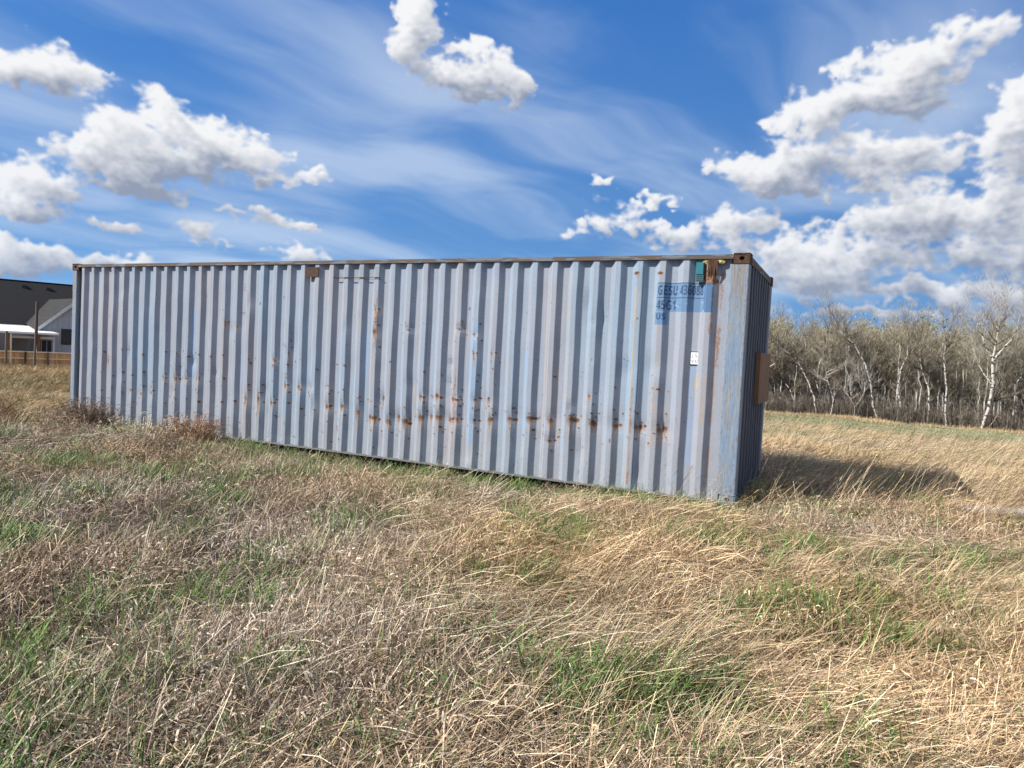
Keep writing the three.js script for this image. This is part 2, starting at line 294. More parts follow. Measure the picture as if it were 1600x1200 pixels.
const TW = 2048, TH = 1024, sideTex = canvasTex(TW, TH, (ctx, w, h) => {
  const img = ctx.createImageData(w, h), r = rng(5), X = (m) => (m / L) * w, Y = (m) => h - (m / HT) * h;
  for (let y = 0; y < h; y++) for (let x = 0; x < w; x++) { const c = PAINT((x / w) * L, (1 - y / h) * HT), o = (y * w + x) * 4; img.data[o] = toS(c[0]); img.data[o + 1] = toS(c[1]); img.data[o + 2] = toS(c[2]); img.data[o + 3] = 255; }
  ctx.putImageData(img, 0, 0);
  // fresher blue touch-up strips on single ribs
  for (const [x, y0, y1, ww, a] of [[8.66, 0.35, 2.02, 0.08, 0.8], [9.44, 0.5, 1.7, 0.06, 0.6], [1.4, 0.3, 1.9, 0.06, 0.5], [2.2, 1.1, 2.75, 0.1, 0.6], [4.38, 0.9, 1.75, 0.06, 0.7], [6.44, 0.9, 2.0, 0.06, 0.5], [3.2, 0.9, 2.1, 0.07, 0.55], [6.85, 1.2, 1.9, 0.08, 0.55], [10.0, 0.2, 1.8, 0.05, 0.5], [11.62, 0.4, 1.6, 0.1, 0.5], [5.3, 0.5, 1.6, 0.06, 0.45]]) {
    ctx.globalAlpha = a * 0.8; ctx.fillStyle = '#7797bd'; ctx.fillRect(X(x - ww / 2), Y(y1), X(ww), Y(y0) - Y(y1));
  }
  ctx.globalAlpha = 0.22; ctx.fillStyle = '#7b8fae'; ctx.fillRect(X(6.0), Y(2.62), X(1.35), 26); ctx.fillRect(X(8.6), Y(2.8), X(0.5), 60);
  // tan scrapes down the rib edges
  const scrape = (x, y0, y1, wm, col, a) => {
    for (let k = 0; k < 150 * (y1 - y0); k++) { const yy = y0 + r() * (y1 - y0), q = X(x + (r() - 0.5) * wm * (0.5 + 0.9 * Math.abs(n2(yy * 3, x * 7)))); ctx.globalAlpha = a * (0.25 + 0.75 * r()) * clamp(0.5 + 1.3 * n2(yy * 2.2, x * 5)); ctx.fillStyle = col; ctx.fillRect(q, Y(yy), 1 + 3 * r(), 3 + 16 * r()); }
  };
  for (const [x, y0, y1, wm, a] of [[10.01, 0.2, 2.75, 0.05, 0.6], [10.3, 0.3, 1.9, 0.03, 0.6], [10.88, 0.1, 2.8, 0.05, 0.85], [11.17, 0.5, 2.8, 0.05, 0.75], [8.57, 1.9, 2.6, 0.04, 0.4], [7.7, 0.7, 2.2, 0.04, 0.45], [8.4, 0.7, 1.4, 0.02, 0.6], [9.7, 1.2, 2.6, 0.03, 0.4], [4.4, 1.7, 2.75, 0.05, 0.65], [5.8, 1.2, 2.6, 0.05, 0.55], [6.4, 1.7, 2.4, 0.05, 0.5], [6.7, 1.6, 2.4, 0.05, 0.45], [7.0, 0.5, 2.4, 0.05, 0.5], [3.5, 1.7, 2.7, 0.04, 0.35], [1.4, 0.3, 2.8, 0.04, 0.35], [2.48, 0.3, 2.7, 0.03, 0.35], [7.32, 0.5, 1.3, 0.05, 0.5], [11.75, 0.9, 1.5, 0.06, 0.6], [3.0, 0.3, 1.5, 0.04, 0.3], [9.15, 0.5, 2.0, 0.03, 0.35]]) scrape(x, y0, y1, wm, '#a09080', a);
  scrape(10.9, 0.1, 1.3, 0.03, '#8d5f42', 0.35); scrape(8.4, 0.7, 1.4, 0.012, '#8a4a2a', 0.8); scrape(11.85, 0.3, 2.6, 0.04, '#9c7763', 0.6); scrape(11.66, 1.1, 1.5, 0.06, '#b39a5e', 0.7); scrape(11.88, 1.6, 2.7, 0.04, '#7c5648', 0.8); scrape(7.02, 1.5, 2.5, 0.03, '#6d3d26', 0.7);
  for (const [x, y, a, b] of SPOTS) {
    const q = 0.75 + 0.5 * r();
    rustBlob(ctx, X(x) - 1, Y(y + (r() - 0.5) * 0.05), 8.5 * a * q, 17 * b * q, r); rustBlob(ctx, X(x) - 1, Y(y), 4 * a * q, 9 * b * q, r); if (r() < 0.6) rustBlob(ctx, X(x) + 7 + 3 * r(), Y(y + (r() - 0.5) * 0.04), 8 * a, 12 * b * q, r);
    ctx.globalAlpha = 0.3; ctx.fillStyle = '#5a3e2c'; ctx.beginPath(); ctx.moveTo(X(x) - 3, Y(y) - 24 * b * q); ctx.lineTo(X(x) - 7 * a, Y(y)); ctx.lineTo(X(x) - 2, Y(y) + 26 * b); ctx.lineTo(X(x) + 1, Y(y)); ctx.fill();
    ctx.globalAlpha = 0.3; ctx.fillStyle = '#8a6a4e'; for (let k = 0; k < 6; k++) ctx.fillRect(X(x) + (r() - 0.6) * 12, Y(y), 1 + r(), (14 + 50 * r()) * b); ctx.globalAlpha = 1;
    for (let k = 0; k < 3; k++) rustBlob(ctx, X(x + (r() - 0.5) * 0.25), Y(y + (r() - 0.5) * 0.5), 3 + 3 * r(), 4 + 6 * r(), r);
  }
  for (let k = 2; k < 40; k++) { const x = 0.3 + 0.2795 * k + 0.05; for (const y of [0.62, 0.92, 1.3]) if (r() < (x < 6.5 ? 0.62 : 0.22)) rustBlob(ctx, X(x + (r() - 0.5) * 0.05), Y(y + (r() - 0.5) * 0.14), 4 + 5 * r(), 7 + 16 * r() * r(), r); }
  for (let k = 0; k < 60; k++) rustBlob(ctx, X(0.3 + 8.5 * r()), Y(0.15 + 1.3 * Math.pow(r(), 1.4)), 3 + 4 * r() * r(), 5 + 12 * r() * r(), r);
  for (const x of [1.2, 2.42, 3.64, 4.86, 6.08, 7.3, 7.9, 8.52, 9.74, 10.96]) { ctx.globalAlpha = 0.45; ctx.fillStyle = '#5a5f70'; ctx.fillRect(X(x), Y(2.84), 1.4, h); ctx.globalAlpha = 0.25; ctx.fillStyle = '#c0c6d4'; ctx.fillRect(X(x) + 2, Y(2.84), 1.2, h); }
  // small chips and scratches everywhere low
  for (let k = 0; k < 520; k++) { const x = 0.25 + r() * 11.4, y = 0.15 + 2.3 * Math.pow(r(), 1.5); ctx.globalAlpha = 0.5 + 0.4 * r(); ctx.fillStyle = ['#5d4334', '#7e5840', '#444a5a', '#8f7a68'][Math.floor(r() * 4)]; const s = r() < 0.15 ? 3 : 1; ctx.fillRect(X(x), Y(y), 1 + 3 * r() * s * 0.6, 1 + 5 * r() * s); }
  for (let k = 0; k < 70; k++) { const x = X(0.3 + r() * 11.2), y = Y(0.3 + r() * 1.6), l = 6 + r() * 26; ctx.globalAlpha = 0.45; ctx.strokeStyle = r() < 0.5 ? '#4b4650' : '#cfd4de'; ctx.lineWidth = 1; ctx.beginPath(); ctx.moveTo(x, y); ctx.lineTo(x + l * (r() - 0.3) * 0.6, y - l); ctx.stroke(); }
  // dirt splashed up along the foot
  for (let k = 0; k < 2600; k++) { const x = r() * L, y = 0.45 * Math.pow(r(), 2.2); ctx.globalAlpha = 0.2; ctx.fillStyle = r() < 0.5 ? '#8d8468' : '#6b6a5c'; ctx.fillRect(X(x), Y(y), 1 + 3 * r(), 2 + 8 * r()); }
  // repair plate, welded strip, small stamped square, torn hole's rust
  ctx.globalAlpha = 1; ctx.fillStyle = '#7c8798'; ctx.fillRect(X(6.2), Y(2.79), X(0.86), Y(2.62) - Y(2.79));
  scrape(6.6, 2.6, 2.78, 0.8, '#8f8a66', 0.4);
  for (let x = 6.2; x < 7.06; x += 0.012) { ctx.globalAlpha = 0.75; ctx.fillStyle = r() < 0.5 ? '#5c4030' : '#7b5a3a'; ctx.fillRect(X(x), Y(2.63 - 0.025 * (x - 6.2)) - 1, 2.4, 2.2 + r() * 2); }
  ctx.globalAlpha = 0.35; ctx.strokeStyle = '#8b8468'; ctx.lineWidth = 2; ctx.strokeRect(X(6.2), Y(2.82), X(0.86), Y(2.62) - Y(2.82));
  ctx.globalAlpha = 0.8; ctx.strokeStyle = '#6d5548'; ctx.lineWidth = 1.5; ctx.strokeRect(X(4.335), Y(2.53), X(0.1), 34); ctx.strokeRect(X(4.335), Y(2.48), X(0.1), 10);
  ctx.globalAlpha = 1;
  for (let k = 0; k < 260; k++) { const y = 2.55 + 0.28 * r(), x = 11.76 + (r() - 0.5) * 0.12 * (0.6 + 0.6 * r()); ctx.globalAlpha = 0.6; ctx.fillStyle = ['#5f3d28', '#8a6445', '#755840', '#452c20', '#9a7c5e'][Math.floor(r() * 5)]; ctx.beginPath(); ctx.ellipse(X(x), Y(y), 2 + 4 * r(), 3 + 8 * r(), 0, 0, 7); ctx.fill(); }
  scrape(11.78, 2.0, 2.6, 0.05, '#8a5636', 0.7);
  for (let k = 0; k < 4; k++) scrape([0.86, 1.13, 1.66, 2.2][k], 2.55, 2.72, 0.05, '#9a9284', 0.7);
  for (const x of [10.88, 11.17]) rustBlob(ctx, X(x), Y(2.68), 12, 14, r);
  // the old blue lettering block left under peeled letters
  ctx.globalAlpha = 0.62; ctx.fillStyle = '#42709f'; ctx.fillRect(X(11.145), Y(2.56), X(0.66), Y(2.22) - Y(2.56));
  ctx.globalAlpha = 0.5; ctx.fillStyle = '#2f5580'; ctx.fillRect(X(11.7), Y(2.56), X(0.1), Y(2.22) - Y(2.56));
  ctx.globalAlpha = 0.65; ctx.fillStyle = '#3d6ea6'; ctx.fillRect(X(11.135), Y(2.215), X(0.15), Y(2.06) - Y(2.215));
  ctx.globalAlpha = 0.95; ctx.fillStyle = '#1d3f6c'; ctx.fillRect(X(11.145), Y(2.565), X(0.66), 3); ctx.fillRect(X(11.145), Y(2.39), X(0.56), 3);
  const word = (s, x, y, hm, wm) => { ctx.save(); ctx.font = `bold ${Math.round((hm / HT) * h * 1.36)}px sans-serif`; const k = X(wm) / ctx.measureText(s).width; ctx.translate(X(x), Y(y)); ctx.scale(k, 1); ctx.fillText(s, 0, 0); ctx.restore(); };
  ctx.fillStyle = '#0f2c52'; ctx.globalAlpha = 0.82;
  word('GESU', 11.155, 2.418, 0.115, 0.235); word('436088', 11.42, 2.42, 0.115, 0.27);
  word('45G1', 11.15, 2.245, 0.11, 0.23); word('US', 11.145, 2.12, 0.08, 0.12);
  // flakes of paint lost from the lettering
  for (let k = 0; k < 45; k++) { const x = 11.15 + r() * 0.65, y = 2.06 + r() * 0.5; if (y < 2.22 && x > 11.29) continue; ctx.globalAlpha = 0.75; ctx.fillStyle = ['#9aa0b4', '#a9b2c6', '#4d79ad'][Math.floor(r() * 3)]; ctx.fillRect(X(x), Y(y), 1 + 3 * r(), 1 + 5 * r()); }
  ctx.globalAlpha = 1;
});
const sideMat = std('weathered_blue_paint', [1, 1, 1], 0.62, { map: sideTex, metalness: 0 });
// corrugated sheet: profile along s (metres), from y0 to y1; depth in z, dents pushed in
function corrugated(s0, s1, first, pitch, outer, slope, inner, depth, y0, y1, rows, seed, thick, dents) {
  const prof = [[s0, -depth]];
  for (let c = first; c + outer / 2 + slope <= s1 + 1e-6; c += pitch) {
    if (c - outer / 2 - slope > prof[prof.length - 1][0] + 0.002) prof.push([c - outer / 2 - slope, -depth]);
    prof.push([c - outer / 2, 0], [c + outer / 2, 0], [c + outer / 2 + slope, -depth]);
  }
  if (prof[prof.length - 1][0] < s1 - 0.01) prof.push([s1, -depth]);
  // round each bend slightly by cutting its corner
  const pts = [];
  for (let k = 0; k < prof.length; k++) {
    if (!k || k === prof.length - 1) { pts.push(prof[k]); continue; }
    for (const [o, t] of [[prof[k - 1], 0.004], [prof[k + 1], 0.004]]) { const d = Math.hypot(o[0] - prof[k][0], o[1] - prof[k][1]), q = Math.min(0.35, t / d); pts.push([mix(prof[k][0], o[0], q), mix(prof[k][1], o[1], q)]); }
  }
  const P = [], U = [], I = [], n = pts.length;
  for (const back of [0, 1]) for (let r = 0; r <= rows; r++) for (let k = 0; k < n; k++) {
    const s = pts[k][0], y = mix(y0, y1, r / rows), e = smooth(0, 0.15, y - y0) * smooth(0, 0.15, y1 - y);
    let dz = e * (0.016 * fbm2(s * 0.8 + seed, y * 0.9, 2) + 0.007 * fbm2(s * 3.1, y * 2.3 + seed, 2));
    if (dents) for (const [x, yy, a, b] of SPOTS) { const u = (s - x) / (0.05 + 0.02 * a), v = (y - yy) / (0.05 * b + 0.03), q = u * u + v * v; if (q < 6) dz -= e * 0.016 * Math.min(1, a) * Math.exp(-q); }
    if (dents) for (const [x, yy, a, b, m] of DENTS) { const u = (s - x) / a, v = (y - yy) / b, q = u * u + v * v; if (q < 6) dz -= e * m * Math.exp(-q); }
    const dx = e * 0.014 * fbm2(Math.round(s / pitch) * 5.1 + seed, y * 1.2, 2);
    P.push(s + dx, y, pts[k][1] + dz - back * thick); U.push(s / L, y / HT);
  }
  const N = (rows + 1) * n;
  for (const back of [0, 1]) for (let r = 0; r < rows; r++) for (let k = 0; k < n - 1; k++) { const o = back * N + r * n + k; if (back) I.push(o, o + n, o + 1, o + 1, o + n, o + n + 1); else I.push(o, o + 1, o + n, o + 1, o + n + 1, o + n); }
  const g = new THREE.BufferGeometry(); g.setAttribute('position', new THREE.Float32BufferAttribute(P, 3)); g.setAttribute('uv', new THREE.Float32BufferAttribute(U, 2)); g.setIndex(I);
  const flat = g.toNonIndexed(); flat.computeVertexNormals(); return flat;
}
{
  const t = thing('shipping_container', 'long weathered grey blue corrugated steel shipping container with rust spots standing in dry grass', 'shipping container');
  const postTex = canvasTex(128, 1024, (ctx, w, h) => {
    const img = ctx.createImageData(w, h), r = rng(31);
    for (let y = 0; y < h; y++) for (let x = 0; x < w; x++) {
      const a = fbm2(x * 0.05, y * 0.006, 4), b = clamp(0.5 + 1.2 * a), k = 1 + 0.25 * n2(x * 0.21, y * 0.03), o = (y * w + x) * 4;
      img.data[o] = toS(mix(0.125, 0.225, b) * k); img.data[o + 1] = toS(mix(0.215, 0.255, b) * k); img.data[o + 2] = toS(mix(0.345, 0.30, b) * k); img.data[o + 3] = 255;
    }
    ctx.putImageData(img, 0, 0);
    for (let k = 0; k < 420; k++) { const edge = r() < 0.6, x = edge ? w * (0.86 + 0.14 * r()) : w * r() * 0.9, y = h * Math.pow(r(), edge ? 1 : 1.6); ctx.globalAlpha = 0.35 + 0.4 * r(); ctx.fillStyle = ['#9a6a3e', '#7a4a2c', '#a88a58', '#5d3826'][Math.floor(r() * 4)]; ctx.fillRect(x, y, 1 + 4 * r(), 2 + 18 * r() * r()); }
    for (let k = 0; k < 120; k++) { ctx.globalAlpha = 0.3; ctx.fillStyle = k % 3 ? '#8c7454' : '#7a5236'; ctx.fillRect(w * (0.12 + 0.7 * r()), 20 + 900 * Math.pow(r(), 2.2), 1.5 + 4 * r(), 20 + 110 * r()); }
    ctx.globalAlpha = 1;
  });
  postTex.wrapS = postTex.wrapT = THREE.RepeatWrapping; postTex.repeat.set(1 / 0.2, 1 / 2.9);
  const post = std('rusty_pale_blue_paint', [1, 1, 1], 0.65, { map: postTex });
  const rustTex = noiseTex(256, 256, (u, v) => { const a = 0.5 + fbm2(u * 9, v * 9, 4), b = n2(u * 60, v * 60); return [mix(0.05, 0.17, a) * (1 + 0.4 * b), mix(0.03, 0.075, a) * (1 + 0.3 * b), mix(0.022, 0.04, a)]; }, [3, 3]);
  const rust = std('dark_rust', [0.6, 0.62, 0.72], 0.9, { map: rustTex });
  const railTex = noiseTex(512, 64, (u, v) => { const a = 0.5 + 1.1 * fbm2(u * 40, v * 2, 4), c = PAINT(u * 12, 2.7, 3); return a > 0.6 ? [0.10, 0.06, 0.04] : a > 0.42 ? [0.07, 0.064, 0.062] : c.map((x) => x * 0.5); }, [1 / 12.2, 1 / 0.1]);
  const rail = std('worn_rail_paint', [1, 1, 1], 0.7, { map: railTex });
  const dark = std('grimy_dark_steel', [0.05, 0.052, 0.06], 0.8);
  const lipM = std('dirty_rail_paint', [0.14, 0.145, 0.155], 0.8);
  const endTex = noiseTex(512, 512, (u, v) => { const c = PAINT(u * 2.5 + 30, v * 2.9, 5), k = 0.62 + 0.3 * fbm2(u * 30, v * 1.5, 3); return [c[0] * k * 0.36, c[1] * k * 0.38, c[2] * k * 0.42]; }, [4.9, 1]);  // same paint multiplied darker, shade of the end wall put into the colour
  const endMat = std('shade_darkened_end_paint', [1, 1, 1], 0.7, { map: endTex });
  part('side_panel', corrugated(0.19, 11.99, 0.30, 0.2795, 0.068, 0.068, 0, 0.058, 0.03, 2.838, 64, 1.7, 0.004, true), sideMat, t, 'long front side of vertical corrugations with rust spots and blue lettering');
  const back = corrugated(0.19, 11.99, 0.30, 0.2795, 0.068, 0.068, 0, 0.058, 0.03, 2.838, 8, 6.2, 0.004, false); back.rotateY(Math.PI); back.translate(L, 0, -WD);
  part('side_panel', back, sideMat, t);
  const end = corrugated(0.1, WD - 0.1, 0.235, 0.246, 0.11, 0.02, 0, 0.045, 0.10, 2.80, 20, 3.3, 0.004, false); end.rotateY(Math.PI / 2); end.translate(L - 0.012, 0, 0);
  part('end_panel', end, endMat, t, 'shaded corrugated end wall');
  part('roof', [box(0.06, L - 0.06, 2.86, 2.874, -WD + 0.06, -0.06)], rail, t);
  part('floor', box(0.1, L - 0.1, 0.152, 0.18, -WD + 0.16, -0.16), dark, t);
  for (const z of [0, -WD]) {
    const s = z ? -1 : 1, a = z ? -WD + 0.0 : -0.06, b = z ? -WD + 0.06 : 0.0;
    part('top_rail', box(0.178, L - 0.178, 2.838, 2.888, a + (z ? -0.014 : 0), b + (z ? 0 : 0.014)), rail, t);
    part('bottom_rail', [box(0.178, L - 0.178, 0.032, 0.15, z ? -WD + 0.105 : -0.15, z ? -WD + 0.15 : -0.105), box(0.178, L - 0.178, 0.008, 0.03, z ? -WD - 0.003 : -0.13, z ? -WD + 0.13 : 0.003)], lipM, t);
  }
  for (let x = 0.6; x < 12; x += 0.6) part('cross_member', box(x, x + 0.05, 0.03, 0.148, -WD + 0.1, -0.1), dark, t);
  for (const [x0, x1] of [[0, 0.115], [L - 0.215, L]]) for (const z of [-0.16, -WD]) {
    const g = new THREE.Shape(), r = 0.016, w = x1 - x0, d = 0.16;
    g.moveTo(r, 0); g.lineTo(w - r, 0); g.quadraticCurveTo(w, 0, w, r); g.lineTo(w, d - r); g.quadraticCurveTo(w, d, w - r, d); g.lineTo(r, d); g.quadraticCurveTo(0, d, 0, d - r); g.lineTo(0, r); g.quadraticCurveTo(0, 0, r, 0);
    const e = new THREE.ExtrudeGeometry(g, { depth: HT - 0.236, bevelEnabled: false, curveSegments: 4 }); e.rotateX(-Math.PI / 2); e.translate(x0, 0.118, z + d);
    const p = e.attributes.position, uv = e.attributes.uv, nn = e.attributes.normal; for (let i = 0; i < p.count; i++) uv.setXY(i, Math.abs(nn.getZ(i)) > 0.5 ? p.getX(i) - x1 : 0.17 - (p.getZ(i) - z), p.getY(i));
    part('corner_post', e, post, t);
  }
  // corner castings with their oval holes
  function casting(x, y, z, sx, sz) {
    const w = 0.178, d = 0.162, h = 0.118, plate = (a, b, hw, hh) => { const s = new THREE.Shape(); s.moveTo(0, 0); s.lineTo(a, 0); s.lineTo(a, b); s.lineTo(0, b); s.lineTo(0, 0); const o = new THREE.Path(); o.absellipse(a / 2, b / 2, hw, hh, 0, Math.PI * 2, true); s.holes.push(o); return new THREE.ExtrudeGeometry(s, { depth: 0.016, bevelEnabled: true, bevelThickness: 0.006, bevelSize: 0.004, bevelSegments: 1, curveSegments: 10 }); };
    const f = plate(w, h, 0.032, 0.026), e = plate(d, h, 0.03, 0.026), k = plate(w, d, 0.05, 0.03);
    f.translate(0, 0, d - 0.018); e.rotateY(Math.PI / 2); e.translate(w - 0.018, 0, d); k.rotateX(-Math.PI / 2); k.translate(0, h - 0.018, d);
    const fill = new THREE.BoxGeometry(w - 0.05, h - 0.05, d - 0.05); fill.translate(w / 2 - 0.012, h / 2 - 0.012, d / 2 - 0.012);
    const g = mergeGeometries([f, e, k, fill.toNonIndexed()].map((q) => (q.index ? q.toNonIndexed() : q)));
    if (sx < 0) { g.scale(-1, 1, 1); g.translate(w, 0, 0); }
    if (sz < 0) { g.scale(1, 1, -1); g.translate(0, 0, d); }
    if (sx * sz < 0) { const p = g.attributes.position.array; for (let i = 0; i < p.length; i += 9) for (let c = 0; c < 3; c++) { const q = p[i + 3 + c]; p[i + 3 + c] = p[i + 6 + c]; p[i + 6 + c] = q; } g.computeVertexNormals(); }
    g.translate(x, y, z); return g;
  }
  for (const sx of [-1, 1]) for (const sz of [-1, 1]) for (const y of [0, HT - 0.114]) part('corner_casting', casting(sx > 0 ? L - 0.174 : -0.004, y, sz > 0 ? -0.158 : -WD - 0.004, sx, sz), y ? rust : post, t);
  part('end_rail', box(L - 0.06, L - 0.004, 2.80, 2.885, -WD + 0.162, -0.162), rail, t);
  part('end_sill', box(L - 0.06, L - 0.008, 0.002, 0.10, -WD + 0.162, -0.162), dark, t);
  // teal ventilator by the lettering
  const teal = std('teal_plastic', [0.015, 0.15, 0.20], 0.45);
  const v = part('vent', [box(11.595, 11.685, 2.575, 2.80, -0.03, 0.012), box(11.6, 11.68, 2.66, 2.795, 0.012, 0.022)], teal, t);
  for (let k = 0; k < 3; k++) part('vent_slot', box(11.605, 11.675, 2.588 + k * 0.022, 2.598 + k * 0.022, 0.0125, 0.016), dark, v);
  // torn edge and yellow foam under the rail
  const foam = std('yellow_foam', [0.42, 0.37, 0.17], 0.95), fg = [];
  const fr = rng(8);
  for (const x of [11.715, 11.79, 11.885]) for (let k = 0; k < 5; k++) { const s = new THREE.IcosahedronGeometry(0.018 + 0.012 * fr(), 1); s.scale(1.5, 0.8 + 0.5 * fr(), 0.45); s.translate(x + (fr() - 0.5) * 0.05, 2.815 + (fr() - 0.5) * 0.025, -0.012 + (fr() - 0.5) * 0.02); fg.push(s); }
  part('foam_lump', fg, foam, t);
  const torn = new Builder(); { const r = rng(55); for (let k = 0; k < 9; k++) { const x = 11.74 + k * 0.012, pts = []; for (let j = 0; j < 4; j++) pts.push([x + (r() - 0.5) * 0.02, 2.83 - j * (0.06 + 0.03 * r()), 0.002 + 0.02 * Math.sin(j * 1.1 + r())]); torn.ribbon(pts, 0.03, [0.9, 0, 0.3 * (r() - 0.5)], [1, 1, 1]); } }
  part('torn_edge', torn.geo(true), rust, t);
  // rusty repair plate at the top
  part('repair_plate', box(5.665, 5.92, 2.645, 2.79, -0.001, 0.008), rust, t, 'rusty square repair plate');
  const pg = box(6.215, 7.06, 2.63, 2.636, -0.0, 0.012); part('weld_bead', pg, rust, t);
  // height sticker
  const st = canvasTex(128, 160, (c, w, h) => { c.fillStyle = '#15171c'; c.fillRect(0, 0, w, h); c.fillStyle = '#dfe3ea'; c.beginPath(); c.roundRect(9, 9, w - 18, h - 18, 8); c.fill(); c.fillStyle = '#20242c'; c.font = '54px sans-serif'; c.fillText('2.9', 14, 72, 70); c.font = '30px sans-serif'; c.fillText('m', 88, 72, 26); c.font = '54px sans-serif'; c.fillText('9\'6"', 16, 138, 92); });
  const sg = new THREE.BoxGeometry(0.125, 0.16, 0.003); sg.translate(11.638, 1.676, -0.043);
  part('height_sticker', sg, std('white_sticker', [1, 1, 1], 0.5, { map: st }), t, 'white height sticker with black border');
  // weathered boarding on the end wall
  const wood = noiseTex(256, 256, (u, v) => { const a = 0.5 + 0.9 * fbm2(u * 30, v * 2.5, 4); return [mix(0.13, 0.30, a), mix(0.075, 0.165, a), mix(0.042, 0.09, a)]; });
  const bm = std('weathered_brown_board', [1, 1, 1], 0.85, { map: wood });
  const bp = part('wooden_board', box(L - 0.01, L + 0.045, 1.13, 1.80, -WD + 0.05, -1.22), bm, t, 'brown wooden board fixed over the end wall');
  // doors at the far end
  for (const s of [0, 1]) {
    const d = part('door', box(-0.045, -0.005, 0.15, 2.74, s ? -WD + 0.12 : -WD / 2 + 0.006, s ? -WD / 2 - 0.006 : -0.12), sideMat, t);
    for (const q of [0.3, 0.8]) { const rod = new THREE.CylinderGeometry(0.018, 0.018, 2.6, 8); rod.translate(-0.07, 1.45, s ? -WD + 0.12 + q : -0.12 - q); part('lock_rod', rod, rail, d); }
  }
  for (const y of [0.45, 1.05, 1.75, 2.45]) { const h = new THREE.CylinderGeometry(0.022, 0.022, 0.14, 8); h.translate(-0.012, y, -0.03); part('hinge', h, dark, t); }
}

// ---------------------------------------------------------------- grass
const LEAN = -0.15;                                  // heading the dry stems were blown towards (0 = +x, positive = towards -z)
function stem3(x, y, z, az, L0, tilt, curl, segs) {
  const pts = [[x, y, z]]; let e = tilt, a = az; const s = L0 / segs;
  for (let k = 0; k < segs; k++) { pts.push([x += Math.cos(e) * Math.cos(a) * s, y += Math.sin(e) * s, z -= Math.cos(e) * Math.sin(a) * s]); e -= curl / segs; }
  return pts;
}
const sideOf = (az, roll) => [Math.sin(az) * Math.cos(roll), Math.sin(roll), Math.cos(az) * Math.cos(roll)];
const STRAW = [[0.50, 0.40, 0.255], [0.57, 0.485, 0.355], [0.44, 0.36, 0.245], [0.49, 0.435, 0.35], [0.27, 0.19, 0.12], [0.66, 0.59, 0.46], [0.37, 0.30, 0.21]], GREEN = [[0.08, 0.195, 0.022], [0.115, 0.235, 0.032], [0.055, 0.13, 0.02], [0.17, 0.24, 0.055]];
const BROWN = [[0.17, 0.115, 0.075], [0.25, 0.18, 0.13], [0.12, 0.08, 0.056], [0.36, 0.28, 0.21]], FLAKE = [[0.66, 0.56, 0.43], [0.52, 0.41, 0.29], [0.70, 0.62, 0.5], [0.34, 0.24, 0.16]];
const pick = (a, r) => a[Math.floor(r() * a.length)];
const vary = (c, r, k = 0.4) => { const v = 1 + (r() - 0.5) * 2 * k; return [c[0] * v, c[1] * v, c[2] * v]; };
